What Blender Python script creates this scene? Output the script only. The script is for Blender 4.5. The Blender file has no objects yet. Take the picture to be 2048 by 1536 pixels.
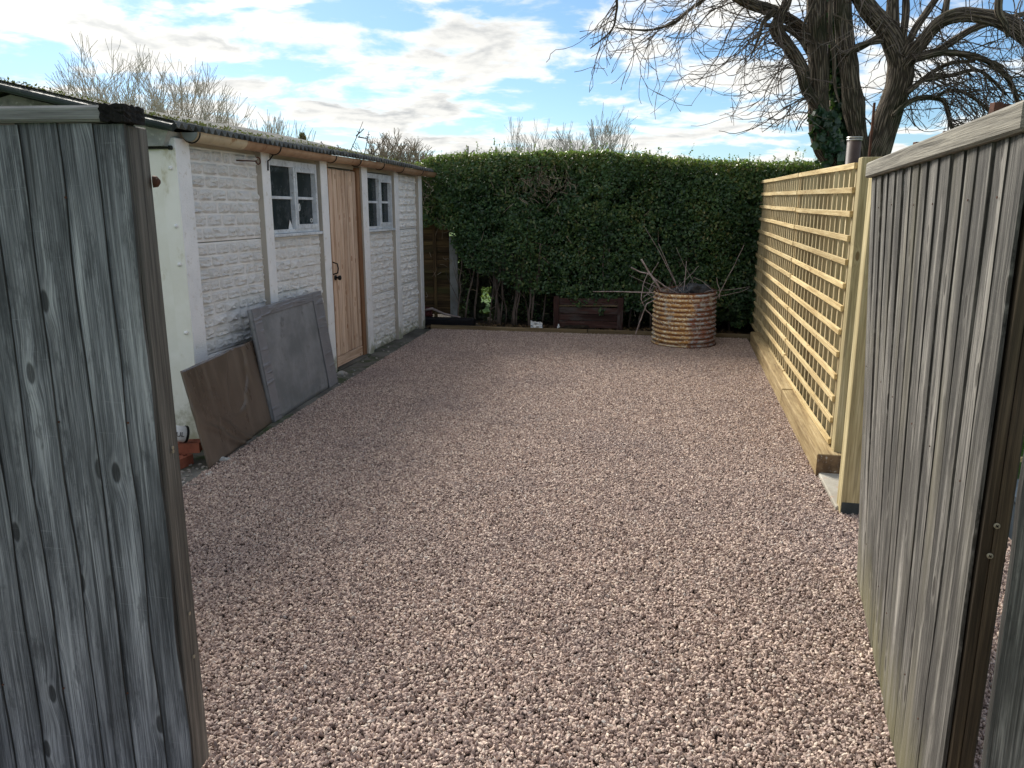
import bpy, bmesh, math, random
from mathutils import Vector, Matrix, noise
import numpy as np
R = math.radians
random.seed(7); RNG = np.random.default_rng(7)
SC = bpy.context.scene; COL = SC.collection

# ------------------------------------------------------------ camera
PITCH = R(12.8); FPX = 1540.0; CAMZ = 1.6
cam = bpy.data.cameras.new('camera'); camo = bpy.data.objects.new('camera', cam); COL.objects.link(camo)
camo.location = (0, 0, CAMZ); camo.rotation_euler = (R(90) - PITCH, 0, 0)
cam.sensor_width = 36; cam.lens = 36 * FPX / 2048; cam.clip_end = 3000; cam.clip_start = 0.05
SC.camera = camo
SC.render.resolution_x = 1024; SC.render.resolution_y = 768

# ------------------------------------------------------------ light, sky, exposure
SKYSEED = 13.3
SUN_AZ = R(-27); SUN_EL = R(37)          # azimuth measured from +Y, negative = left
SUND = Vector((math.sin(SUN_AZ) * math.cos(SUN_EL), math.cos(SUN_AZ) * math.cos(SUN_EL), math.sin(SUN_EL)))
sun = bpy.data.lights.new('sun', 'SUN'); sun.energy = 2.9; sun.angle = R(17); sun.color = (1.0, 0.95, 0.86)
suno = bpy.data.objects.new('sun', sun); COL.objects.link(suno)
suno.rotation_euler = (-SUND).to_track_quat('-Z', 'Y').to_euler(); suno.location = (-4, 8, 9)
SC.view_settings.view_transform = 'Standard'; SC.view_settings.look = 'None'
SC.view_settings.gamma = 1; SC.view_settings.exposure = 1.08; SC.view_settings.use_curve_mapping = False

class NT:
    """small helper for node trees"""
    def __init__(s, tree): s.t = tree
    def n(s, typ, ins=None, **props):
        nd = s.t.nodes.new(typ)
        for k, v in props.items(): setattr(nd, k, v)
        for k, v in (ins or {}).items():
            if hasattr(v, 'is_output'): s.t.links.new(v, nd.inputs[k])
            else: nd.inputs[k].default_value = v
        return nd
    def math(s, op, a, b=0.0, c=None, clamp=False):
        nd = s.n('ShaderNodeMath', {0: a, 1: b}, operation=op); nd.use_clamp = clamp
        if c is not None:
            if hasattr(c, 'is_output'): s.t.links.new(c, nd.inputs[2])
            else: nd.inputs[2].default_value = c
        return nd.outputs[0]
    def mix(s, f, a, b, blend='MIX'):
        nd = s.n('ShaderNodeMix', data_type='RGBA', blend_type=blend)
        for i, v in ((0, f), (6, a), (7, b)):
            if hasattr(v, 'is_output'): s.t.links.new(v, nd.inputs[i])
            else: nd.inputs[i].default_value = (v if i == 0 else tuple(v) + (1,) * (4 - len(v)))
        return nd.outputs[2]
    def step(s, v, lo, hi, a=0.0, b=1.0):
        return s.n('ShaderNodeMapRange', {0: v, 1: lo, 2: hi, 3: a, 4: b}, interpolation_type='SMOOTHSTEP').outputs[0]
    def noise(s, vec, scale=1, detail=4, rough=0.55, dist=0.0):
        return s.n('ShaderNodeTexNoise', {'Vector': vec, 'Scale': scale, 'Detail': detail, 'Roughness': rough, 'Distortion': dist}).outputs[0]
    def scale(s, vec, v):
        return s.n('ShaderNodeVectorMath', {0: vec, 1: v}, operation='MULTIPLY').outputs[0]
    def ramp(s, f, stops):
        nd = s.n('ShaderNodeValToRGB', {0: f}); cr = nd.color_ramp
        while len(cr.elements) < len(stops): cr.elements.new(0.5)
        for e, (p, c) in zip(cr.elements, stops): e.position = p; e.color = tuple(c) + (1,)
        return nd.outputs[0]

w = bpy.data.worlds.new('World'); SC.world = w; w.use_nodes = True
W = NT(w.node_tree); w.node_tree.nodes.clear()
sky = W.n('ShaderNodeTexSky', sky_type='NISHITA', sun_disc=False, sun_elevation=SUN_EL, sun_rotation=SUN_AZ, air_density=1.0, dust_density=0.4, ozone_density=2.2)
tc = W.n('ShaderNodeTexCoord').outputs['Generated']
sep = W.n('ShaderNodeSeparateXYZ', {0: tc})
zc = W.math('ADD', W.math('MAXIMUM', sep.outputs[2], 0.0), 0.16)
cx = W.math('DIVIDE', sep.outputs[0], zc); cy = W.math('DIVIDE', sep.outputs[1], zc)
cv = W.n('ShaderNodeCombineXYZ', {0: W.math('MULTIPLY', cx, 0.95), 1: cy, 2: SKYSEED}).outputs[0]
f1 = W.noise(cv, 2.9, 9, 0.57, 0.2)
dots = W.n('ShaderNodeVectorMath', {0: tc, 1: tuple(SUND)}, operation='DOT_PRODUCT').outputs['Value']
near = W.step(dots, 0.85, 0.995)                       # veil of cloud round the sun
f1b = W.math('ADD', f1, W.math('MULTIPLY', near, 0.08))
side = W.step(sep.outputs[0], 0.15, -0.35, 0.0, 0.055)
f1b = W.math('ADD', f1b, side)
mask = W.step(f1b, 0.46, 0.61)
# relief: the same field sampled a little towards the sun gives lit edges and grey bellies
cvs = W.n('ShaderNodeVectorMath', {0: cv, 1: (SUND.x * 0.08, SUND.y * 0.08, 0.0)}, operation='ADD').outputs[0]
fs = W.noise(cvs, 2.9, 9, 0.57, 0.2)
rel = W.step(W.math('SUBTRACT', fs, f1), -0.07, 0.11)
thick = W.step(f1b, 0.50, 0.66)
grey = W.math('MULTIPLY', W.math('ADD', W.math('MULTIPLY', rel, 0.65), W.math('MULTIPLY', thick, 0.35)), thick)
ccol = W.mix(grey, (0.80, 0.785, 0.74), (0.38, 0.395, 0.405))
ccol = W.mix(W.math('POWER', near, 1.5), ccol, (1.6, 1.57, 1.45))
cl = W.n('ShaderNodeVectorMath', {0: ccol, 'Scale': 6.2}, operation='SCALE').outputs[0]
sk = W.mix(1.0, sky.outputs[0], (0.80, 0.99, 1.15), 'MULTIPLY')
sk = W.n('ShaderNodeVectorMath', {0: sk, 'Scale': 0.47}, operation='SCALE').outputs[0]
hz = W.step(sep.outputs[2], -0.02, 0.10, 0.35, 0.0)
sk = W.mix(hz, sk, (2.6, 3.5, 3.8))
fin = W.mix(mask, sk, cl)
bg = W.n('ShaderNodeBackground', {'Color': fin, 'Strength': 0.116})
wo = W.n('ShaderNodeOutputWorld'); W.t.links.new(bg.outputs[0], wo.inputs[0])

# ------------------------------------------------------------ materials
MATS = {}
def newmat(name, rough=0.8, spec=0.3):
    m = bpy.data.materials.new(name); m.use_nodes = True
    T = NT(m.node_tree); b = m.node_tree.nodes['Principled BSDF']
    b.inputs['Roughness'].default_value = rough; b.inputs['Specular IOR Level'].default_value = spec
    MATS[name] = m
    return m, T, b
def setc(T, b, sock, v):
    if hasattr(v, 'is_output'): T.t.links.new(v, b.inputs[sock])
    else: b.inputs[sock].default_value = v if not isinstance(v, tuple) else tuple(v) + (1,) * (4 - len(v))
def bump(T, b, h, strength=0.5, dist=0.01):
    bn = T.n('ShaderNodeBump', {'Height': h, 'Strength': strength, 'Distance': dist}); T.t.links.new(bn.outputs[0], b.inputs['Normal'])
def objco(T, rnd=True):
    c = T.n('ShaderNodeTexCoord').outputs['Object']
    if not rnd: return c
    r = T.n('ShaderNodeObjectInfo').outputs['Random']
    off = T.n('ShaderNodeCombineXYZ', {0: T.math('MULTIPLY', r, 37.0), 1: T.math('MULTIPLY', r, 91.0), 2: T.math('MULTIPLY', r, 53.0)}).outputs[0]
    return T.n('ShaderNodeVectorMath', {0: c, 1: off}, operation='ADD').outputs[0]

def wood(name, dark, mid, light, gx=60, gz=1.7, knots=0.6, tone=0.5, rough=0.82, blot=0.0, blotcol=(0.02, 0.02, 0.022),
         bstr=0.5, tint=None, knotcol=None, crack=0.4, var=0.25, ring=0.0, cross=0.0, stripe=0.0, fine=0.0, algae=None):
    m, T, b = newmat(name, rough, 0.25)
    c = objco(T)
    c0s = T.n('ShaderNodeSeparateXYZ', {0: c}); kv = T.n('ShaderNodeTexVoronoi', {'Vector': T.n('ShaderNodeCombineXYZ', {0: T.math('MULTIPLY', c0s.outputs[0], 8.0), 1: T.math('MULTIPLY', c0s.outputs[2], 3.2)}).outputs[0], 'Scale': 1.0, 'Randomness': 1.0}, voronoi_dimensions='2D')
    kd = kv.outputs['Distance']; kr = T.n('ShaderNodeSeparateColor', {0: kv.outputs['Color']})
    has = T.math('LESS_THAN', kr.outputs[0], knots * 0.6)
    ks = T.step(kd, 0.34, 0.02); pull = T.math('MULTIPLY', ks, has)
    sx = T.n('ShaderNodeSeparateXYZ', {0: c})
    wv = T.noise(T.scale(c, (3, 3, 0.9)), 1, 2)
    gxv = T.math('ADD', sx.outputs[0], T.math('ADD', T.math('MULTIPLY', wv, 0.03), T.math('MULTIPLY', pull, 0.013)))
    g = T.n('ShaderNodeCombineXYZ', {0: T.math('MULTIPLY', gxv, gx), 1: T.math('MULTIPLY', sx.outputs[1], gx), 2: T.math('MULTIPLY', sx.outputs[2], gz)}).outputs[0]
    n1 = T.noise(g, 1.0, 5, 0.62)
    n3 = T.noise(g, 4.0, 3, 0.6)
    gr = T.math('ADD', T.math('MULTIPLY', n1, 0.72), T.math('MULTIPLY', n3, 0.28))
    n4 = T.noise(T.scale(g, (5.0, 5.0, 1.6)), 1.0, 2, 0.5); gr = T.math('ADD', T.math('MULTIPLY', gr, 0.8), T.math('MULTIPLY', n4, 0.2))
    n2 = T.noise(T.scale(c, (16, 16, 1.5)), 1, 5, 0.65)
    f = T.math('ADD', gr, T.math('MULTIPLY', T.math('SUBTRACT', n2, 0.5), tone))
    if stripe:
        st_ = T.noise(T.scale(g, (0.55, 0.55, 0.12)), 1.0, 3, 0.6); f = T.math('ADD', f, T.math('MULTIPLY', T.math('SUBTRACT', st_, 0.5), stripe))
    col = T.ramp(f, [(0.30, dark), (0.52, mid), (0.72, light)])
    if ring:
        bandn = T.math('SINE', T.math('ADD', T.math('MULTIPLY', gxv, 420.0), T.math('MULTIPLY', pull, 9.0)))
        col = T.mix(T.math('MULTIPLY', T.step(bandn, 0.1, 1.0), ring), col, dark)
    if fine:
        fl_ = T.noise(T.n('ShaderNodeCombineXYZ', {0: T.math('MULTIPLY', gxv, 420.0), 1: T.math('MULTIPLY', sx.outputs[1], 60.0), 2: T.math('MULTIPLY', sx.outputs[2], 5.0)}).outputs[0], 1.0, 4, 0.7)
        col = T.mix(T.math('MULTIPLY', T.step(fl_, 0.50, 0.62), fine), col, tuple(0.55 * x for x in dark))
        col = T.mix(T.math('MULTIPLY', T.step(fl_, 0.46, 0.36), fine * 0.6), col, light)
        pt_ = T.noise(T.scale(c, (24, 24, 7)), 1, 5, 0.7)
        col = T.mix(T.math('MULTIPLY', T.step(pt_, 0.53, 0.66), 0.55), col, dark)
    if algae:
        wz = T.n('ShaderNodeSeparateXYZ', {0: T.n('ShaderNodeNewGeometry').outputs['Position']}).outputs[2]
        col = T.mix(T.math('MULTIPLY', T.step(T.math('ADD', wz, T.math('MULTIPLY', n2, 0.5)), 0.62, 0.22), 0.7), col, algae)
    kn = T.math('MULTIPLY', T.step(kd, 0.105, 0.07), has)
    kin = T.math('MULTIPLY', T.step(kd, 0.19, 0.115), has)
    kc = knotcol or dark
    col = T.mix(T.math('MULTIPLY', T.math('SUBTRACT', kin, kn), 0.22), col, light)
    col = T.mix(T.math('MULTIPLY', kn, 0.75), col, kc)
    if crack:
        cr = T.step(T.noise(T.scale(g, (0.5, 0.5, 0.55)), 1.0, 2, 0.4), 0.685, 0.715)
        col = T.mix(T.math('MULTIPLY', cr, crack), col, tuple(0.25 * x for x in dark))
    if cross:
        sc = T.noise(T.scale(c, (6, 6, 130)), 1, 3, 0.6)
        col = T.mix(T.math('MULTIPLY', T.step(sc, 0.62, 0.78), cross), col, light)
    if blot:
        bl = T.step(T.noise(T.scale(c, (10, 10, 2.2)), 1, 6, 0.68), 0.48, 0.66)
        col = T.mix(T.math('MULTIPLY', bl, blot), col, blotcol)
    if tint:
        tn = T.step(T.noise(T.scale(c, (3, 3, 0.9)), 1, 3), 0.5, 0.7); col = T.mix(T.math('MULTIPLY', tn, 0.6), col, tint)
    r = T.n('ShaderNodeObjectInfo').outputs['Random']
    vb = T.math('ADD', 1.0 - var, T.math('MULTIPLY', T.math('FRACT', T.math('MULTIPLY', r, 13.7)), 2 * var))
    col = T.n('ShaderNodeVectorMath', {0: col, 'Scale': vb}, operation='SCALE').outputs[0]
    setc(T, b, 'Base Color', col)
    h = T.math('SUBTRACT', T.math('ADD', gr, T.math('MULTIPLY', kn, -0.3)), 0.0)
    bump(T, b, h, bstr, 0.006)
    return m

G_L = wood('weathered_grey_boards', (0.050, 0.053, 0.058), (0.185, 0.192, 0.206), (0.43, 0.44, 0.455), gx=95, gz=1.0, knots=0.85, tone=0.9, blot=0.45, blotcol=(0.065, 0.067, 0.070), bstr=1.0, crack=0.6, var=0.20, cross=0.2, stripe=0.2, fine=0.55, knotcol=(0.02, 0.02, 0.02))
G_R = wood('weathered_pale_boards', (0.036, 0.034, 0.031), (0.120, 0.113, 0.103), (0.33, 0.31, 0.28), gx=95, gz=1.2, knots=1.1, tone=1.1, blot=0.6, blotcol=(0.048, 0.045, 0.042), bstr=1.0, crack=0.5, var=0.14, stripe=0.35, tint=(0.17, 0.155, 0.115), cross=0.1, fine=0.5, algae=(0.17, 0.155, 0.075), knotcol=(0.05, 0.045, 0.04))
CAP = wood('weathered_cap', (0.10, 0.09, 0.075), (0.27, 0.25, 0.21), (0.46, 0.43, 0.36), gx=70, knots=0.3, tone=0.6, bstr=0.8)
CAPL = wood('weathered_cap_grey', (0.08, 0.08, 0.08), (0.27, 0.27, 0.26), (0.50, 0.50, 0.47), gx=80, knots=0.2, tone=0.6, bstr=0.8)
STILEG = wood('grey_stile', (0.06, 0.055, 0.05), (0.17, 0.155, 0.135), (0.33, 0.30, 0.26), gx=90, knots=0.3, tone=0.5, bstr=0.6)
STILE = wood('brown_stile', (0.03, 0.022, 0.014), (0.075, 0.055, 0.035), (0.16, 0.12, 0.075), gx=90, knots=0.4, tone=0.6, bstr=0.5, ring=0.3)
PINE = wood('new_pine', (0.32, 0.21, 0.085), (0.58, 0.45, 0.23), (0.74, 0.62, 0.38), gx=55, knots=0.6, tone=0.5, bstr=0.3, crack=0.3, var=0.16, knotcol=(0.3, 0.17, 0.06), ring=0.12)
PINEU = wood('shaded_pine_uprights', (0.20, 0.14, 0.065), (0.46, 0.37, 0.21), (0.66, 0.56, 0.35), gx=55, knots=0.2, tone=0.5, bstr=0.25, crack=0.15, var=0.12)  # pine darkened so the shade between the uprights sits in the colour
POST = wood('tanalised_post', (0.20, 0.155, 0.075), (0.42, 0.35, 0.19), (0.60, 0.52, 0.33), gx=40, knots=0.55, tone=0.4, bstr=0.3, crack=0.3, var=0.08, knotcol=(0.13, 0.08, 0.03), ring=0.3)
SLEEP = wood('sleeper_wood', (0.16, 0.105, 0.045), (0.34, 0.25, 0.125), (0.50, 0.40, 0.23), gx=45, knots=0.35, tone=0.6, bstr=0.5, blot=0.25, blotcol=(0.12, 0.075, 0.03), crack=0.6, var=0.12)
DOOR = wood('orange_pine_door', (0.34, 0.21, 0.13), (0.56, 0.40, 0.29), (0.72, 0.57, 0.44), gx=70, knots=1.0, tone=0.7, bstr=0.3, crack=0.2, var=0.20, knotcol=(0.30, 0.15, 0.08), stripe=0.5)
DFRAME = wood('door_frame_wood', (0.13, 0.06, 0.03), (0.26, 0.14, 0.075), (0.38, 0.24, 0.14), gx=60, knots=0.2, tone=0.5, bstr=0.2)
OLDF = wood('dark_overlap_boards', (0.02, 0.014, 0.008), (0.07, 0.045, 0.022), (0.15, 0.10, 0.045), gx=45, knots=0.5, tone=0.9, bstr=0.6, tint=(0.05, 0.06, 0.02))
REDP = wood('peeling_red_paint', (0.025, 0.012, 0.010), (0.055, 0.026, 0.022), (0.11, 0.06, 0.05), gx=60, knots=0.1, tone=0.9, blot=0.75, blotcol=(0.10, 0.095, 0.09), bstr=0.5)
KERB = wood('edging_board', (0.09, 0.065, 0.035), (0.20, 0.15, 0.085), (0.32, 0.25, 0.15), gx=50, knots=0.2, tone=0.6, bstr=0.4)
BLACKT = wood('black_timber', (0.004, 0.004, 0.005), (0.009, 0.009, 0.011), (0.022, 0.02, 0.02), gx=40, knots=0.1, tone=0.4, bstr=0.5)
EDGE = wood('dark_board_edge', (0.018, 0.017, 0.016), (0.05, 0.048, 0.044), (0.12, 0.115, 0.105), gx=90, knots=0.1, tone=0.6, bstr=0.6)  # darker edge stain that also stands in for the shadow line at the seams
ROT = wood('charred_rot', (0.004, 0.004, 0.004), (0.015, 0.013, 0.012), (0.05, 0.042, 0.035), gx=120, knots=0.2, tone=0.9, bstr=1.0)

def mottled(name, a, b_, c_=None, sc=3.0, rough=0.85, bs=0.4, bsc=60, bd=0.004, spec=0.25, stain=None, stv=(0.55, 0.75), metal=0.0, stsc=2.0, zsoil=None):
    m, T, b = newmat(name, rough, spec)
    c = objco(T)
    n = T.noise(c, sc, 6, 0.6)
    col = T.mix(T.step(n, 0.35, 0.65), a, b_)
    if c_ is not None:
        n2 = T.noise(c, sc * 4.3, 5, 0.65); col = T.mix(T.step(n2, 0.56, 0.72), col, c_)
    if stain is not None:
        n3 = T.noise(T.scale(c, (stsc, stsc, stsc * 0.5)), 1, 6, 0.65); col = T.mix(T.step(n3, stv[0], stv[1]), col, stain)
    if zsoil is not None:
        wp = T.n('ShaderNodeNewGeometry').outputs['Position']; zz = T.n('ShaderNodeSeparateXYZ', {0: wp}).outputs[2]
        nn = T.noise(wp, 9, 6, 0.7)
        k = T.step(T.math('ADD', zz, T.math('MULTIPLY', T.math('SUBTRACT', nn, 0.5), 0.7)), zsoil[1], 0.0)
        col = T.mix(T.math('MULTIPLY', k, 0.85), col, zsoil[0])
    setc(T, b, 'Base Color', col); b.inputs['Metallic'].default_value = metal
    if bs: bump(T, b, T.noise(c, bsc, 5, 0.6), bs, bd)
    return m

WPAINT = mottled('white_painted_concrete', (0.80, 0.79, 0.76), (0.88, 0.875, 0.855), None, 3, 0.8, 0.8, 70, 0.008, stain=(0.52, 0.50, 0.42), stv=(0.62, 0.82), zsoil=((0.30, 0.31, 0.20), 0.16))
WPOST = mottled('white_roughcast_post', (0.80, 0.81, 0.81), (0.88, 0.885, 0.88), (0.64, 0.62, 0.56), 4, 0.85, 0.9, 90, 0.006, zsoil=((0.30, 0.31, 0.20), 0.2))
BEIGE = mottled('darker_beige', (0.42, 0.38, 0.32), (0.50, 0.46, 0.40), None, 3, 0.85, 0.4, 70, 0.003)
CREAM = mottled('cream_end_panel', (0.78, 0.765, 0.70), (0.85, 0.835, 0.79), None, 4, 0.7, 0.2, 25, 0.003, stain=(0.50, 0.46, 0.32), stv=(0.60, 0.76), stsc=6, zsoil=((0.28, 0.27, 0.16), 0.3))
CONC = mottled('grey_concrete', (0.27, 0.28, 0.27), (0.44, 0.45, 0.43), (0.60, 0.61, 0.58), 5, 0.9, 0.8, 60, 0.006)
CPOST = mottled('concrete_post', (0.17, 0.18, 0.18), (0.25, 0.27, 0.27), (0.10, 0.12, 0.09), 4, 0.9, 0.4, 60, 0.003)
GABLE = mottled('gable_roughcast', (0.14, 0.14, 0.13), (0.27, 0.26, 0.24), (0.40, 0.40, 0.38), 9, 0.95, 0.9, 120, 0.006)
ROOFM = mottled('asbestos_roof', (0.06, 0.065, 0.065), (0.16, 0.165, 0.16), (0.26, 0.25, 0.17), 4, 0.9, 0.5, 50, 0.005)
VERGE = mottled('dark_verge', (0.016, 0.024, 0.024), (0.03, 0.04, 0.04), (0.07, 0.085, 0.07), 5, 0.55, 0.2, 40, 0.002)
GUTT = mottled('tan_gutter', (0.30, 0.175, 0.10), (0.46, 0.31, 0.20), (0.26, 0.13, 0.07), 2.2, 0.6, 0.2, 40, 0.002, stain=(0.16, 0.09, 0.05), stv=(0.6, 0.8), stsc=4)
GUTC = mottled('cream_gutter', (0.44, 0.36, 0.24), (0.60, 0.50, 0.34), (0.35, 0.20, 0.10), 4, 0.6, 0.2, 40, 0.002)
IRON = mottled('black_iron', (0.006, 0.006, 0.006), (0.018, 0.016, 0.015), None, 20, 0.5, 0.2, 80, 0.001)
RUSTR = mottled('rusty_iron', (0.06, 0.025, 0.015), (0.12, 0.05, 0.03), (0.03, 0.02, 0.02), 20, 0.8, 0.4, 80, 0.002)
STEEL = mottled('galvanised_steel', (0.38, 0.38, 0.36), (0.56, 0.56, 0.53), None, 20, 0.4, 0.1, 80, 0.001, metal=0.7)
SLAB = mottled('mossy_slab', (0.09, 0.085, 0.075), (0.17, 0.165, 0.145), (0.05, 0.075, 0.025), 3, 0.9, 0.8, 40, 0.008, stain=(0.045, 0.065, 0.02), stv=(0.5, 0.68), stsc=3)
PAVER = mottled('sandstone_paver', (0.29, 0.265, 0.22), (0.42, 0.40, 0.345), (0.34, 0.24, 0.18), 3, 0.85, 0.5, 30, 0.006)
BRICKM = mottled('red_brick', (0.24, 0.075, 0.045), (0.34, 0.115, 0.07), (0.17, 0.075, 0.06), 12, 0.85, 0.5, 90, 0.003)
SOIL = mottled('soil', (0.022, 0.016, 0.011), (0.05, 0.036, 0.024), (0.08, 0.06, 0.04), 6, 0.95, 1.0, 25, 0.03)
BARK = mottled('grey_brown_bark', (0.055, 0.042, 0.030), (0.15, 0.118, 0.085), (0.03, 0.04, 0.018), 5, 0.95, 0.0, 30, 0.02)
_m = MATS['grey_brown_bark']; _T = NT(_m.node_tree); _b = _m.node_tree.nodes['Principled BSDF']
_at = _T.n('ShaderNodeAttribute', attribute_name='along').outputs['Vector']
_v = _T.n('ShaderNodeTexVoronoi', {'Vector': _at, 'Scale': 1.0}, feature='DISTANCE_TO_EDGE').outputs[0]
_nn = _T.noise(_at, 2.5, 5, 0.65)
_hh = _T.math('ADD', _T.step(_v, 0.0, 0.28), _T.math('MULTIPLY', _nn, 0.8))
_cc = _T.mix(_T.step(_hh, 0.3, 1.2), (0.055, 0.044, 0.034), (0.25, 0.205, 0.155))
_pp = _T.noise(_T.n('ShaderNodeTexCoord').outputs['Object'], 2.2, 5, 0.6)
_cc = _T.mix(_T.math('MULTIPLY', _T.step(_pp, 0.52, 0.68), 0.55), _cc, (0.035, 0.05, 0.018))
_T.t.links.new(_cc, _b.inputs['Base Color']); bump(_T, _b, _hh, 1.0, 0.03)
TWIG = mottled('grey_twig', (0.085, 0.066, 0.055), (0.17, 0.14, 0.12), None, 6, 0.8, 0.0)
TWIGP = mottled('pale_twig', (0.20, 0.16, 0.12), (0.36, 0.30, 0.23), None, 6, 0.8, 0.0)
TWIGF = mottled('hazy_far_twig', (0.30, 0.28, 0.26), (0.42, 0.39, 0.36), None, 6, 0.8, 0.0)
CUTB = mottled('pruned_branch_bark', (0.22, 0.18, 0.17), (0.40, 0.34, 0.325), (0.14, 0.11, 0.10), 14, 0.8, 0.3, 90, 0.002)
BAG = mottled('black_plastic', (0.012, 0.014, 0.018), (0.03, 0.034, 0.042), None, 8, 0.42, 0.6, 30, 0.01, spec=0.5)
WPLAS = mottled('white_plastic', (0.68, 0.70, 0.70), (0.80, 0.82, 0.82), None, 8, 0.5, 0.2, 30, 0.003)
FLUE = mottled('brown_flue', (0.05, 0.035, 0.03), (0.085, 0.06, 0.052), None, 8, 0.55, 0.2, 50, 0.002)
BLUEB = mottled('slate_blue_plastic', (0.03, 0.045, 0.06), (0.055, 0.075, 0.095), None, 5, 0.5, 0.1, 30, 0.002)
WFRAME = mottled('white_window_paint', (0.52, 0.56, 0.59), (0.70, 0.74, 0.77), (0.28, 0.27, 0.25), 9, 0.6, 0.4, 60, 0.003)
SCREW = mottled('zinc_screw', (0.30, 0.27, 0.20), (0.42, 0.38, 0.29), None, 30, 0.45, 0.2, 100, 0.001, metal=0.4)
FOOT = mottled('dark_grey_foot', (0.035, 0.042, 0.042), (0.06, 0.07, 0.07), None, 10, 0.75, 0.5, 80, 0.003)
DEBR = mottled('pale_scraps', (0.22, 0.20, 0.18), (0.50, 0.48, 0.44), (0.10, 0.08, 0.06), 9, 0.85, 0.2, 60, 0.003)

# dark glass
m, T, b = newmat('dusty_glass', 0.07, 0.18); c = objco(T)
n = T.noise(T.scale(c, (6, 6, 6)), 1, 7, 0.75)
setc(T, b, 'Base Color', T.mix(T.step(n, 0.42, 0.75), (0.028, 0.037, 0.040), (0.050, 0.059, 0.062)))
setc(T, b, 'Roughness', T.step(n, 0.35, 0.75, 0.08, 0.45)); GLASS = m
# gravel stones
m, T, b = newmat('pink_granite_stones', 0.72, 0.35)
rn = T.n('ShaderNodeAttribute', attribute_name='rnd', attribute_type='INSTANCER').outputs['Fac']
col = T.ramp(rn, [(0.0, (0.16, 0.115, 0.10)), (0.2, (0.255, 0.185, 0.160)), (0.45, (0.365, 0.270, 0.232)), (0.72, (0.515, 0.39, 0.325)), (0.93, (0.66, 0.54, 0.44)), (1.0, (0.42, 0.38, 0.35))])
cn = T.noise(T.n('ShaderNodeTexCoord').outputs['Object'], 120.0, 3, 0.6)
col = T.mix(T.math('MULTIPLY', T.step(cn, 0.45, 0.7), 0.45), col, (0.58, 0.46, 0.39))
wn = T.noise(T.scale(T.n('ShaderNodeNewGeometry').outputs['Position'], (1, 1, 0)), 1.1, 4, 0.6)
col = T.mix(T.math('MULTIPLY', T.step(wn, 0.45, 0.7), 0.30), col, (0.24, 0.19, 0.185))
setc(T, b, 'Base Color', col); STONE = m
GBASE = mottled('gravel_bed', (0.14, 0.11, 0.10), (0.20, 0.155, 0.14), (0.26, 0.205, 0.185), 60, 0.95, 1.0, 90, 0.02)

def leafmat(name, cols, rough=0.4, trans=0.25, tcol=(0.25, 0.42, 0.06), spec=0.4):
    m, T, b = newmat(name, rough, spec)
    a = T.n('ShaderNodeAttribute', attribute_name='lv').outputs['Fac']
    col = T.ramp(a, [(i / (len(cols) - 1), c) for i, c in enumerate(cols)])
    setc(T, b, 'Base Color', col)
    tr = T.n('ShaderNodeBsdfTranslucent', {'Color': T.mix(0.6, col, tcol)})
    mx = T.n('ShaderNodeMixShader', {0: trans, 1: b.outputs[0], 2: tr.outputs[0]})
    T.t.links.new(mx.outputs[0], m.node_tree.nodes['Material Output'].inputs[0])
    return m
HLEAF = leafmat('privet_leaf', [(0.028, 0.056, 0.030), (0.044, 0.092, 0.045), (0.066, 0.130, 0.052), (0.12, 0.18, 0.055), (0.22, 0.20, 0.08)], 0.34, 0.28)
DLEAF = leafmat('shade_darkened_leaf', [(0.010, 0.014, 0.007), (0.018, 0.026, 0.011), (0.03, 0.036, 0.015)], 0.6, 0.05)  # leaf colour darkened to stand in for shade
IVYM = leafmat('ivy_leaf', [(0.012, 0.035, 0.018), (0.02, 0.055, 0.028), (0.045, 0.09, 0.045)], 0.35, 0.08, spec=0.5)
MOSSM = leafmat('moss_tuft', [(0.06, 0.055, 0.02), (0.12, 0.095, 0.035), (0.20, 0.155, 0.06), (0.15, 0.145, 0.12)], 0.9, 0.12)
GRASSM = leafmat('grass_blade', [(0.035, 0.09, 0.02), (0.055, 0.14, 0.03), (0.09, 0.19, 0.045)], 0.6, 0.35)
LAWN = mottled('lawn', (0.04, 0.095, 0.02), (0.07, 0.14, 0.03), (0.10, 0.11, 0.04), 8, 0.95, 0.8, 60, 0.02)

# corroded tank
m, T, b = newmat('rusted_corrugated_tank', 0.6, 0.4)
c = T.n('ShaderNodeTexCoord').outputs['Object']; sx = T.n('ShaderNodeSeparateXYZ', {0: c})
n = T.noise(c, 5.0, 8, 0.68); n2 = T.noise(T.scale(c, (1, 1, 1.6)), 16.0, 7, 0.72); n3 = T.noise(c, 34.0, 5, 0.6)
side = T.math('ADD', T.math('MULTIPLY', sx.outputs[0], 1.9), T.math('MULTIPLY', T.math('SUBTRACT', n, 0.5), 1.3))
yel = T.mix(T.step(n2, 0.4, 0.62), (0.48, 0.24, 0.07), (0.72, 0.50, 0.24))
yel = T.mix(T.step(n3, 0.50, 0.60), yel, (0.84, 0.79, 0.60))
gal = T.mix(T.step(n2, 0.42, 0.58), (0.28, 0.10, 0.055), (0.42, 0.48, 0.53))
gal = T.mix(T.step(n3, 0.58, 0.66), gal, (0.33, 0.12, 0.05))
col = T.mix(T.step(side, -0.12, 0.12), yel, gal)
groove = T.n('ShaderNodeAttribute', attribute_name='lv').outputs['Fac']
col = T.mix(T.math('MULTIPLY', T.step(groove, 0.55, 0.15), T.step(n2, 0.30, 0.55)), col, (0.17, 0.062, 0.026))
fl = T.math('MULTIPLY', T.step(T.noise(T.scale(c, (1, 1, 0.8)), 24, 8, 0.8), 0.60, 0.63), T.step(T.math('ABSOLUTE', T.math('SUBTRACT', side, 0.05)), 0.45, 0.1))
col = T.mix(fl, col, (0.78, 0.75, 0.58))
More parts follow.
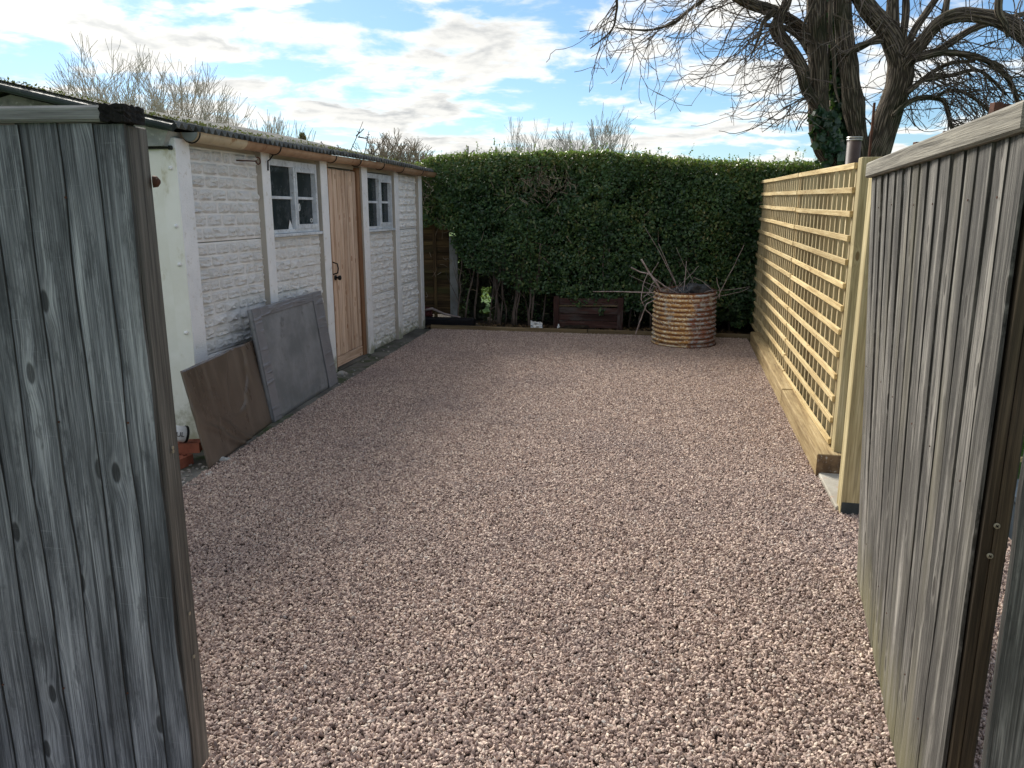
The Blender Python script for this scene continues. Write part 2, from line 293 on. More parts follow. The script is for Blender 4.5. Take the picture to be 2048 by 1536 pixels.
pit = T.noise(T.scale(c, (1, 1, 1.3)), 9.0, 8, 0.75)
col = T.mix(T.math('MULTIPLY', T.step(pit, 0.55, 0.66), 0.75), col, (0.10, 0.045, 0.025))
col = T.mix(T.math('MULTIPLY', T.step(T.noise(T.scale(c, (1, 1, 0.5)), 7.0, 7, 0.7), 0.56, 0.64), 0.8), col, (0.50, 0.50, 0.46))
low = T.step(T.math('ADD', sx.outputs[2], T.math('MULTIPLY', n, 0.2)), 0.22, 0.05)
col = T.mix(T.math('MULTIPLY', low, 0.7), col, (0.13, 0.075, 0.05))
setc(T, b, 'Base Color', col); bump(T, b, n3, 0.6, 0.006)
setc(T, b, 'Roughness', T.step(n2, 0.4, 0.6, 0.75, 0.42)); TANK = m

# taped boards leaning on the wall
m, T, b = newmat('grey_taped_board', 0.5, 0.45); c = objco(T, False)
n = T.noise(T.scale(c, (2, 2, 2.5)), 1.2, 6, 0.6); n2 = T.noise(T.scale(c, (26, 26, 3)), 1, 4, 0.6)
col = T.mix(T.step(n, 0.35, 0.65), (0.16, 0.17, 0.175), (0.27, 0.275, 0.285))
col = T.mix(T.math('MULTIPLY', T.step(T.noise(c, 3.0, 5, 0.7), 0.54, 0.70), 0.75), col, (0.045, 0.05, 0.05))
col = T.mix(T.math('MULTIPLY', T.step(n2, 0.55, 0.75), 0.3), col, (0.29, 0.30, 0.31))
sp = T.noise(c, 60, 2); col = T.mix(T.step(sp, 0.74, 0.77), col, (0.45, 0.46, 0.46))
setc(T, b, 'Base Color', col)
bump(T, b, T.math('ADD', T.noise(c, 14, 4, 0.5), T.math('MULTIPLY', n2, 0.3)), 0.35, 0.01); GBOARD = m
m, T, b = newmat('grey_tape', 0.35, 0.5); c = objco(T)
setc(T, b, 'Base Color', T.mix(T.noise(c, 9, 4), (0.17, 0.17, 0.18), (0.26, 0.26, 0.275)))
bump(T, b, T.step(T.noise(T.scale(c, (5, 5, 34)), 1, 2, 0.4), 0.5, 0.75), 0.8, 0.008); TAPE = m
m, T, b = newmat('brown_film_board', 0.30, 0.6); c = objco(T, False)
n = T.noise(T.scale(c, (2.5, 2.5, 1.2)), 1, 6, 0.6)
col = T.mix(T.step(n, 0.35, 0.65), (0.105, 0.078, 0.058), (0.165, 0.128, 0.098))
col = T.mix(T.math('MULTIPLY', T.step(T.noise(T.scale(c, (9, 9, 1)), 1, 4), 0.55, 0.7), 0.4), col, (0.22, 0.18, 0.14))
setc(T, b, 'Base Color', col); bump(T, b, T.noise(T.scale(c, (7, 7, 2.2)), 1, 4, 0.5), 0.35, 0.02)
setc(T, b, 'Roughness', T.step(n, 0.3, 0.7, 0.24, 0.40)); BBOARD = m

# ------------------------------------------------------------ geometry helpers
WM = {}
def place(o, world, parent=None):
    WM[o.name] = world
    if parent is not None:
        o.parent = parent; o.matrix_basis = WM[parent.name].inverted() @ world
    else: o.matrix_basis = world
def tag(o, label=None, cat=None, group=None, kind=None):
    if label: o['label'] = label
    if cat: o['category'] = cat
    if group: o['group'] = group
    if kind: o['kind'] = kind
    return o
def thing(name, label, cat, loc, group=None):
    o = bpy.data.objects.new(name, None); COL.objects.link(o); o.empty_display_size = 0.1
    place(o, Matrix.Translation(Vector(loc))); return tag(o, label, cat, group)
def mesh_obj(name, me, mat, parent=None, world=None):
    o = bpy.data.objects.new(name, me); COL.objects.link(o)
    if mat and not me.materials: me.materials.append(mat)
    place(o, world or Matrix.Identity(4), parent); return o
def axes(x, y, z, loc):
    M = Matrix.Identity(4)
    for i, a in enumerate((x, y, z)):
        a = Vector(a)
        for j in range(3): M[j][i] = a[j]
    for j in range(3): M[j][3] = loc[j]
    return M
def boxmesh(sx, sy, sz, bev=0.002, name='m'):
    bm = bmesh.new(); bmesh.ops.create_cube(bm, size=1.0)
    for v in bm.verts: v.co = Vector((v.co.x * sx, v.co.y * sy, v.co.z * sz))
    if bev: bmesh.ops.bevel(bm, geom=bm.edges[:], offset=min(bev, 0.45 * min(sx, sy, sz)), segments=1, affect='EDGES')
    me = bpy.data.meshes.new(name); bm.to_mesh(me); bm.free(); return me
def plank(name, p0, p1, wdir, width, thick, mat, parent=None, bev=0.002):
    """box from p0 to p1 (centre line); grain along it, width along wdir"""
    p0, p1 = Vector(p0), Vector(p1); z = (p1 - p0); L = z.length; z.normalize()
    x = Vector(wdir); x = (x - z * x.dot(z)).normalized(); y = z.cross(x)
    return mesh_obj(name, boxmesh(width, thick, L, bev, name), mat, parent, axes(x, y, z, (p0 + p1) / 2))
class MB:
    def __init__(s): s.v = []; s.f = []; s.a = []
    def quad(s, a, b, c, d): i = len(s.v); s.v += [a, b, c, d]; s.f.append((i, i + 1, i + 2, i + 3))
    def box(s, c, size, M=None):
        i = len(s.v); hx, hy, hz = (k / 2 for k in size)
        for dx in (-hx, hx):
            for dy in (-hy, hy):
                for dz in (-hz, hz):
                    p = Vector((dx, dy, dz)); p = (M @ p if M else p) + Vector(c); s.v.append(p)
        for f in ((0, 1, 3, 2), (4, 6, 7, 5), (0, 4, 5, 1), (2, 3, 7, 6), (0, 2, 6, 4), (1, 5, 7, 3)): s.f.append(tuple(i + k for k in f))
    def tube(s, pts, rad, n=6, cap=True, attr=None):
        i0 = len(s.v); pts = [Vector(p) for p in pts]; m = len(pts)
        up = Vector((0.31, 0.17, 0.93)); prev = None; L = 0
        for k, p in enumerate(pts):
            t = (pts[min(k + 1, m - 1)] - pts[max(k - 1, 0)])
            if t.length < 1e-7: t = Vector((0, 0, 1))
            t.normalize()
            if prev is None:
                a = t.cross(up)
                if a.length < 1e-3: a = t.cross(Vector((1, 0, 0)))
            else: a = prev - t * prev.dot(t)
            a.normalize(); bb = t.cross(a); prev = a
            if k: L += (p - pts[k - 1]).length
            r = rad[k] if hasattr(rad, '__len__') else rad
            for j in range(n):
                th = 2 * math.pi * j / n; rr = r
                if attr: rr = r * (1 + attr * (noise.noise(Vector((math.cos(th) * 2.2, math.sin(th) * 2.2, L * 5 + i0))) ))
                s.v.append(p + (a * math.cos(th) + bb * math.sin(th)) * rr)
                s.a.append((math.cos(th) * r * 48, math.sin(th) * r * 48, L * 3.6 + i0 * 0.37))
        for k in range(m - 1):
            for j in range(n):
                a_ = i0 + k * n + j; b_ = i0 + k * n + (j + 1) % n
                s.f.append((a_, b_, b_ + n, a_ + n))
        if cap and n > 3:
            s.f.append(tuple(i0 + j for j in range(n))[::-1]); s.f.append(tuple(i0 + (m - 1) * n + j for j in range(n)))
    def build(s, name, mat, parent=None, smooth=False, world=None, local=None):
        me = bpy.data.meshes.new(name)
        wm = world or (Matrix.Translation(WM[parent.name].translation) if parent is not None else Matrix.Identity(4))
        if local: vs = [tuple(v) for v in s.v]
        else:
            inv = wm.inverted(); vs = [tuple(inv @ Vector(v)) for v in s.v]
        me.from_pydata(vs, [], s.f)
        if s.a and len(s.a) == len(s.v):
            at = me.attributes.new('along', 'FLOAT_VECTOR', 'POINT'); at.data.foreach_set('vector', np.array(s.a, dtype=np.float32).ravel())
        if smooth: me.polygons.foreach_set('use_smooth', [True] * len(me.polygons))
        me.update(); return mesh_obj(name, me, mat, parent, wm)
def leaves(name, P, N, size, mat, parent=None, lv=None, fold=0.25, aspect=0.55, kind=None, spin=None):
    """pointed folded leaves: P centres, N facing directions (arrays)"""
    n = len(P); N = N / np.linalg.norm(N, axis=1)[:, None]
    rv = RNG.normal(size=(n, 3)) if spin is None else spin
    U = rv - N * np.sum(rv * N, axis=1)[:, None]; U /= np.linalg.norm(U, axis=1)[:, None]
    Vv = np.cross(N, U); s = (size * RNG.uniform(0.65, 1.25, n))[:, None] if np.isscalar(size) else size[:, None]
    tip = P + U * s * 0.5; base = P - U * s * 0.5
    l = P + Vv * s * aspect * 0.5 + N * s * fold * 0.3; r = P - Vv * s * aspect * 0.5 + N * s * fold * 0.3
    V = np.stack([base, l, tip, r], axis=1).reshape(-1, 3)
    if parent is not None: V = V - np.array(WM[parent.name].translation)
    me = bpy.data.meshes.new(name); me.vertices.add(4 * n); me.vertices.foreach_set('co', V.astype(np.float32).ravel())
    idx = np.arange(n)[:, None] * 4
    tri = np.concatenate([idx + [0, 1, 2], idx + [0, 2, 3]], axis=1).reshape(-1).astype(np.int32)
    me.loops.add(6 * n); me.loops.foreach_set('vertex_index', tri)
    me.polygons.add(2 * n); me.polygons.foreach_set('loop_start', np.arange(0, 6 * n, 3, dtype=np.int32))
    me.update(calc_edges=True)
    at = me.attributes.new('lv', 'FLOAT', 'POINT'); at.data.foreach_set('value', np.repeat(lv if lv is not None else RNG.random(n), 4).astype(np.float32))
    o = mesh_obj(name, me, mat, parent, Matrix.Translation(WM[parent.name].translation) if parent is not None else None)
    if kind: o['kind'] = kind
    return o

def ray(px, py):
    x = (px - 1024) / FPX; y = (768 - py) / FPX; c, s = math.cos(PITCH), math.sin(PITCH)
    return Vector((x, c + y * s, -s + y * c))
def at(px, py, Y):                                   # survey helper: sight line to the distance Y
    d = ray(px, py); return Vector((0, 0, CAMZ)) + d * (Y / d.y)
def gnd(px, py, z=0.0):
    d = ray(px, py); return Vector((0, 0, CAMZ)) + d * ((z - CAMZ) / d.z)

# ------------------------------------------------------------ ground
def sheet(name, pts, z, mat, kind='structure'):
    me = bpy.data.meshes.new(name); me.from_pydata([(x, y, z) for x, y in pts], [], [tuple(range(len(pts)))])
    return tag(mesh_obj(name, me, mat), kind=kind)
sheet('ground', [(-600, -40), (600, -40), (600, 1200), (-600, 1200)], -0.045, LAWN)
sheet('soil_strip', [(-3.0, 10.3), (4.6, 9.0), (5.0, 11.2), (-3.0, 12.6)], -0.012, SOIL)
# mossy slab beside the shed (slightly uneven top)
mb = MB(); L0 = [(-2.05, 3.3), (-1.94, 4.29), (-1.763, 5.636), (-1.471, 7.814), (-1.09, 10.35)]
for k in range(4):
    (x0, y0), (x1, y1) = L0[k], L0[k + 1]
    for j in range(6):
        a, b_ = j / 6, (j + 1) / 6
        xa, ya, xb, yb = x0 + (x1 - x0) * a, y0 + (y1 - y0) * a, x0 + (x1 - x0) * b_, y0 + (y1 - y0) * b_
        ja = 0.018 * noise.noise(Vector((xa * 3, ya * 4, 0))); jb = 0.018 * noise.noise(Vector((xb * 3, yb * 4, 0)))
        mb.quad((xa + ja, ya, 0.012), (xb + jb, yb, 0.012), (xb - 0.75, yb + 0.1, 0.012), (xa - 0.75, ya + 0.1, 0.012))
        mb.quad((xa + ja, ya, -0.04), (xb + jb, yb, -0.04), (xb + jb, yb, 0.012), (xa + ja, ya, 0.012))
tag(mb.build('slab', SLAB), kind='structure')

# gravel: a bed with real stones scattered on it
def gravel():
    pts = [(-2.4, 0.2), (-2.04, 3.3), (-1.93, 4.29), (-1.753, 5.636), (-1.461, 7.814), (-1.08, 10.33), (2.94, 9.52), (1.86, 4.45), (2.5, 4.3), (2.7, 2.9), (2.4, 0.2)]
    me = bpy.data.meshes.new('gravel')
    bm = bmesh.new(); vs = [bm.verts.new((x, y, 0.0)) for x, y in pts]; f = bm.faces.new(vs); bmesh.ops.triangulate(bm, faces=[f]); bm.to_mesh(me); bm.free()
    me.materials.append(GBASE)
    o = mesh_obj('gravel', me, None); tag(o, 'pinkish grey crushed granite gravel covering the whole parking area', 'gravel', kind='stuff')
    g = bpy.data.node_groups.new('scatter_stones', 'GeometryNodeTree')
    g.interface.new_socket('Geometry', in_out='INPUT', socket_type='NodeSocketGeometry'); g.interface.new_socket('Geometry', in_out='OUTPUT', socket_type='NodeSocketGeometry')
    T = NT(g); gi = T.n('NodeGroupInput'); go = T.n('NodeGroupOutput')
    dp = T.n('GeometryNodeDistributePointsOnFaces', {'Mesh': gi.outputs[0], 'Density': 20000.0, 'Seed': 3}, distribute_method='RANDOM')
    join = T.n('GeometryNodeJoinGeometry')
    for k in range(5):
        ico = T.n('GeometryNodeMeshIcoSphere', {'Radius': 0.0059, 'Subdivisions': 1 if k else 2})
        pos = T.n('GeometryNodeInputPosition')
        nn = T.n('ShaderNodeTexNoise', {'Vector': T.n('ShaderNodeVectorMath', {0: pos.outputs[0], 1: (k * 7.3, k * 1.9, 0)}, operation='ADD').outputs[0], 'Scale': 110.0, 'Detail': 1.0})
        off = T.n('ShaderNodeVectorMath', {0: T.n('ShaderNodeVectorMath', {0: nn.outputs['Color'], 1: (0.5, 0.5, 0.5)}, operation='SUBTRACT').outputs[0], 'Scale': 0.0095}, operation='SCALE')
        sp = T.n('GeometryNodeSetPosition', {0: ico.outputs[0], 'Offset': off.outputs[0]})
        tr = T.n('GeometryNodeTransform', {0: sp.outputs[0], 'Scale': ((1.25, 0.8, 0.62), (1.0, 0.9, 0.55), (1.4, 0.75, 0.7), (0.9, 0.85, 0.75), (1.1, 1.0, 0.6))[k]})
        ss = T.n('GeometryNodeSetShadeSmooth', {0: tr.outputs[0], 'Shade Smooth': False})
        sm = T.n('GeometryNodeSetMaterial', {0: ss.outputs[0], 'Material': STONE})
        gt = T.n('GeometryNodeGeometryToInstance', {0: sm.outputs[0]})
        T.t.links.new(gt.outputs[0], join.inputs[0])
    rot = T.n('FunctionNodeRandomValue', {0: (-1.3, -1.3, 0.0), 1: (1.3, 1.3, 6.28)}, data_type='FLOAT_VECTOR')
    sc = T.n('FunctionNodeRandomValue', {2: 0.55, 3: 1.5, 'Seed': 5}, data_type='FLOAT')
    hz_ = T.n('FunctionNodeRandomValue', {2: 0.000, 3: 0.011, 'Seed': 8}, data_type='FLOAT')
    up = T.n('ShaderNodeCombineXYZ', {2: hz_.outputs[1]})
    und = T.n('ShaderNodeTexNoise', {'Vector': T.n('GeometryNodeInputPosition').outputs[0], 'Scale': 1.6, 'Detail': 2.0})
    und2 = T.math('MULTIPLY', und.outputs[0], 0.018)
    up2 = T.n('ShaderNodeCombineXYZ', {2: T.math('ADD', hz_.outputs[1], und2)})
    sp2 = T.n('GeometryNodeSetPosition', {0: dp.outputs[0], 'Offset': up2.outputs[0]})
    rr = T.n('FunctionNodeRandomValue', {2: 0.0, 3: 1.0, 'Seed': 21}, data_type='FLOAT')
    sa = T.n('GeometryNodeStoreNamedAttribute', {0: sp2.outputs[0], 'Name': 'rnd', 'Value': rr.outputs[1]}, data_type='FLOAT', domain='POINT')
    inst = T.n('GeometryNodeInstanceOnPoints', {'Points': sa.outputs[0], 'Instance': join.outputs[0], 'Pick Instance': True, 'Rotation': rot.outputs[0], 'Scale': sc.outputs[1]})
    j2 = T.n('GeometryNodeJoinGeometry'); T.t.links.new(inst.outputs[0], j2.inputs[0]); T.t.links.new(gi.outputs[0], j2.inputs[0])
    T.t.links.new(j2.outputs[0], go.inputs[0])
    md = o.modifiers.new('stones', 'NODES'); md.node_group = g
gravel()

# ------------------------------------------------------------ concrete sectional shed
SA = Vector((-1.747, 7.564, 0)); SD = Vector((0.1748, 0.9846, 0)); SN = Vector((0.9846, -0.1748, 0)); ZU = Vector((0, 0, 1))
def SP(s, o, z): return SA + SD * s + SN * o + ZU * z
shed = thing('concrete_shed', 'long white concrete panel shed with mossy corrugated roof, two windows and a pine door', 'shed', SP(-2.42, 0, 0))
def sbox(name, s0, s1, o0, o1, z0, z1, mat, parent=None, bev=0.003, wood_=False):
    c = SP((s0 + s1) / 2, (o0 + o1) / 2, (z0 + z1) / 2)
    return mesh_obj(name, boxmesh(abs(o1 - o0), abs(s1 - s0), abs(z1 - z0), bev, name), mat, parent or shed, axes(SN, SD, ZU, c))
for (s0, s1) in ((-2.42, -2.26), (-1.28, -1.15), (-0.16, -0.01), (0.90, 1.06), (1.97, 2.11), (2.96, 3.10)):
    sbox('post', s0, s1, -0.11, 0.0, -0.03, 2.05, WPOST, bev=0.006)
    if s0 > -2: sbox('post_return', s0 - 0.004, s0 + 0.004 - 0.008 + 0.002, -0.10, -0.006, 0.0, 2.04, BEIGE, bev=0)  # thin darker beige sheet on the side face of the post
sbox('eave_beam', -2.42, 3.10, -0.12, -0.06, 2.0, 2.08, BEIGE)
# rock faced blocks cast in the panels: each block a small rough mesh
def blockmesh(seed, name):
    nx, nz = 7, 6; rnd = random.Random(seed); v = []; f = []
    for k in range(nz):
        for i in range(nx):
            u, w_ = i / (nx - 1), k / (nz - 1)
            edge = i in (0, nx - 1) or k in (0, nz - 1)
            d = 0.0 if edge else 0.35 + 1.1 * rnd.random() + 0.5 * noise.noise(Vector((u * 3 + seed * 5, w_ * 3, 0)))
            if not edge and k == 1: d += 0.35
            ju = 0 if edge else rnd.uniform(-0.07, 0.07); jw = 0 if edge else rnd.uniform(-0.08, 0.08)
            v.append((d, u - 0.5 + ju, w_ - 0.5 + jw))
    for k in range(nz - 1):
        for i in range(nx - 1):
            a = k * nx + i
            if rnd.random() < 0.5: f += [(a, a + 1, a + nx + 1), (a, a + nx + 1, a + nx)]
            else: f += [(a, a + 1, a + nx), (a + 1, a + nx + 1, a + nx)]
    me = bpy.data.meshes.new(name); me.from_pydata(v, [], f); me.materials.append(WPAINT); return me
BM_ = [blockmesh(k, 'rock_block') for k in range(14)]
def blocks(panel, s0, s1, z0, z1, o, join=None, rng=random.Random(3)):
    rows = max(1, round((z1 - z0) / 0.088)); rh = (z1 - z0) / rows
    for r in range(rows):
        s = s0; k = 0
        widths = []
        while s < s1 - 0.02:
            w_ = rng.uniform(0.11, 0.22)
            if s + w_ > s1 - 0.07: w_ = s1 - s
            widths.append((s, w_)); s += w_
        for (sa, w_) in widths:
            dep = rng.uniform(0.010, 0.024)
            wm = axes(SN * dep, SD * (w_ - 0.016), ZU * (rh - 0.014), SP(sa + w_ / 2, o + 0.001, z0 + rh * (r + 0.5)))
            me = rng.choice(BM_)
            if join is not None:
                i0 = len(join.v); join.v += [wm @ v.co for v in me.vertices]; join.f += [tuple(i0 + i for i in p.vertices) for p in me.polygons]
            else: mesh_obj('rock_block', me, None, panel, wm)
def panel(s0, s1, z0, z1, join=None):
    p = sbox('wall_panel', s0, s1, -0.11, -0.052, z0 + 0.003, z1 - 0.003, WPAINT, bev=0.005)
    blocks(p, s0 + 0.012, s1 - 0.012, z0 + 0.015, z1 - 0.012, -0.052, join)
    return p
for (z0, z1) in ((0, 0.58), (0.58, 1.37), (1.37, 2.02)): panel(-2.26, -1.28, z0, z1)
for (z0, z1) in ((0, 0.60), (0.60, 1.37)): panel(-1.15, -0.16, z0, z1)
for (z0, z1) in ((0, 0.64), (0.64, 1.35)): panel(1.06, 1.97, z0, z1)
jb = MB()
for (z0, z1) in ((0, 0.66), (0.66, 1.35), (1.35, 2.02)): panel(2.11, 2.96, z0, z1, jb)
tag(jb.build('rock_block', WPAINT, shed), kind='stuff')
# bodies of the walls and the near end wall
sbox('wall', -2.30, 3.08, -0.19, -0.115, 0, 2.03, CONC)
sbox('wall', -2.30, 3.08, -2.50, -2.43, 0, 2.03, CONC)
sbox('wall', 3.02, 3.09, -2.45, -0.12, 0, 2.02, CONC)
sbox('gable_wall', -2.415, -2.33, -2.50, -0.115, -0.03, 1.985, CREAM)
sbox('corner_strip', -2.424, -2.418, -0.115, -0.004, -0.02, 1.985, CREAM, bev=0)
for z in (1.86, 1.49, 1.24, 0.78, 0.40):
    mb = MB(); c = SP(-2.432, -0.045, z); mb.tube([c + SD * 0.012, c - SD * 0.004, c - SD * 0.012], [0.015, 0.013, 0.004], 8); mb.build('bolt_head', WPOST, shed, True)
# gable above the end wall
RS = 0.225
mb = MB()
for o0, o1 in ((-2.75, -0.42),):
    zt = lambda o: 2.075 - (o + 0.0) * RS
    oo = [-2.45, -1.18, -0.42]; hz = [2.075 + 1.18 * RS - 1.27 * RS, 2.075 + 1.18 * RS, 2.075 + 0.42 * RS]
    for s in (-2.40, -2.34):
        i = len(mb.v); mb.v += [SP(s, oo[0], 1.986), SP(s, oo[2], 1.986), SP(s, oo[2], hz[2]), SP(s, oo[1], hz[1]), SP(s, oo[0], hz[0])]
        mb.f.append((i, i + 1, i + 2, i + 3, i + 4))
mb.build('gable', GABLE, shed)
sbox('gable_band', -2.408, -2.402, -2.4, -1.02, 2.0, 2.215, CREAM, bev=0)
# cast concrete lintel end with its emblem
mb = MB(); pr = [(-0.42, 1.995), (-0.055, 1.995), (-0.012, 2.085), (-0.42, 2.085 + 0.42 * RS - 0.01)]
for s in (-2.47, -2.32): mb.v += [SP(s, o, z) for o, z in pr]
mb.f = [(0, 1, 2, 3), (7, 6, 5, 4), (0, 4, 5, 1), (1, 5, 6, 2), (2, 6, 7, 3), (3, 7, 4, 0)]
lint = mb.build('lintel_end', CONC, shed)
mb = MB(); Ms = axes(SN, SD, ZU, (0, 0, 0)).to_3x3()
for (o, z, a, h) in ((-0.22, 2.115, 0.115, 0.006), (-0.205, 2.087, 0.06, 0.006), (-0.172, 2.06, 0.006, 0.06), (-0.235, 2.06, 0.006, 0.06), (-0.205, 2.03, 0.06, 0.006), (-0.205, 2.058, 0.03, 0.006), (-0.29, 2.145, 0.09, 0.006)):
    mb.box(SP(-2.472, o, z), (a, 0.008, h), Ms)
mb.build('cast_mark', CONC, lint)
mb = MB(); mb.tube([SP(-2.44, -0.33, 1.985), SP(-2.44, -0.02, 1.985)], 0.008, 8); mb.tube([SP(-2.44, -0.035, 1.985), SP(-2.44, -0.015, 1.985)], 0.015, 6)
mb.build('tie_rod', IRON, shed)
# roof
def roof_sheet(side):
    v = []; f = []; ns = 480; s0, s1 = -2.56, 3.36; no = 3
    for k in range(no):
        o = 0.095 - k * (1.275 / (no - 1)) if side > 0 else -1.18 - k * (1.45 / (no - 1))
        zb = 2.118 + (0.095 - o) * RS if side > 0 else 2.118 + 1.275 * RS - (-1.18 - o) * RS
        for i in range(ns + 1):
            s = s0 + (s1 - s0) * i / ns
            v.append(SP(s, o, zb + 0.019 * math.sin(2 * math.pi * s / 0.078) + 0.008 * math.sin(s * 1.3)))
    n1 = ns + 1; base = len(v)
    v += [p - ZU * 0.009 for p in v[:]]
    for k in range(no - 1):
        for i in range(ns):
            a = k * n1 + i; f.append((a, a + 1, a + n1 + 1, a + n1)); f.append((base + a, base + a + n1, base + a + n1 + 1, base + a + 1))
    for i in range(ns): f.append((i, base + i, base + i + 1, i + 1))
    mb = MB(); mb.v = v; mb.f = f; return mb.build('roof_sheet', ROOFM, shed, True)
rf = roof_sheet(1); roof_sheet(-1)
mb = MB(); r0 = SP(-2.585, 0.10, 2.092); r1 = SP(-2.585, -1.20, 2.092 + 1.30 * RS)
dr = (r1 - r0).normalized(); ur = dr.cross(SD).normalized()
if ur.z < 0: ur = -ur
mb.tube([r0, r1], 0.024, 10); mb.box((r0 + r1) / 2 + ur * 0.012 + SD * 0.02, ((r1 - r0).length, 0.03, 0.035), axes(dr, SD, ur, (0, 0, 0)).to_3x3())
mb.build('verge_trim', VERGE, shed)
# moss on the roof
n = 3600; s = RNG.uniform(-2.56, 3.34, n); dpt = np.abs(RNG.normal(0, 0.16, n)); keep = (RNG.random(n) < 0.25 + 0.75 * (np.sin(s * 2.1) * 0.5 + 0.5)); s = s[keep]; dpt = dpt[keep]; n = len(s)
edge = RNG.random(n) < 0.22; dpt = np.where(edge, RNG.uniform(0.0, 1.22, n), dpt); s = np.where(edge, -2.56 + np.abs(RNG.normal(0, 0.06, n)), s)
o = 0.06 - np.minimum(dpt, 1.2)
P = np.array(SA)[None] + np.outer(s, SD) + np.outer(o, SN); P[:, 2] = 2.118 + (0.095 - o) * RS + 0.019 * np.sin(2 * np.pi * s / 0.078) + RNG.uniform(0.0, 0.022, n)
leaves('moss', P, RNG.normal(size=(n, 3)) + [0, 0, 0.6], 0.024, MOSSM, shed, kind='stuff')
# gutter with brackets
def gutter(name, s0, s1, mat, r=0.058):
    mb = MB(); nn = 10; rings = 14
    for k in range(rings + 1):
        s = s0 + (s1 - s0) * k / rings
        for q, rr in ((0, r), (1, r - 0.004)):
            for j in range(nn + 1):
                th = math.pi + math.pi * j / nn
                mb.v.append(SP(s, 0.068 + rr * math.cos(th), 2.085 + rr * math.sin(th) + 0.004 * math.sin(s * 1.7)))
    m1 = 2 * (nn + 1)
    for k in range(rings):
        for q in (0, 1):
            for j in range(nn):
                a = k * m1 + q * (nn + 1) + j; mb.f.append((a, a + 1, a + m1 + 1, a + m1) if q else (a, a + m1, a + m1 + 1, a + 1))
        for j in (0, nn):
            a = k * m1 + j; b_ = a + nn + 1; mb.f.append((a, b_, b_ + m1, a + m1))
    return mb.build(name, mat, shed, True)
gutter('gutter', -2.36, -1.72, GUTC, 0.062); gutter('gutter', -1.73, 0.55, GUTT); gutter('gutter', 0.54, 3.40, GUTT, 0.0605)
mb = MB(); ctr = SP(-2.355, 0.068, 2.085); mb.v.append(ctr)
for j in range(13):
    th = math.pi + math.pi * j / 12; mb.v.append(SP(-2.355, 0.068 + 0.060 * math.cos(th), 2.087 + 0.060 * math.sin(th)))
for j in range(12): mb.f.append((0, j + 1, j + 2))
mb.build('gutter_end', CPOST, shed)
for s in (-2.34, -1.2, -0.08, 0.55, 1.25, 1.95, 2.75):
    mb = MB(); mb.tube([SP(s, 0.068 + 0.065 * math.cos(t), 2.085 + 0.065 * math.sin(t)) for t in [math.pi + math.pi * j / 10 for j in range(11)]], 0.0045, 5)
    if s in (-1.2,): mb.tube([SP(s, 0.06, 2.022), SP(s, 0.03, 1.985), SP(s, 0.012, 1.975), SP(s, 0.008, 1.90)], 0.006, 5)
    mb.build('gutter_bracket', IRON, shed, True)
for (s, z) in ((-1.62, 1.955),):
    mb = MB(); mb.tube([SP(s, -0.03, z), SP(s + 0.13, 0.06, z + 0.0)] + [SP(s + 0.165 + 0.035 * math.cos(t), 0.06, z + 0.005 + 0.026 * math.sin(t)) for t in [math.pi + 5.2 * j / 9 for j in range(10)]], 0.0055, 6)
    mb.build('hook', RUSTR, shed, True)
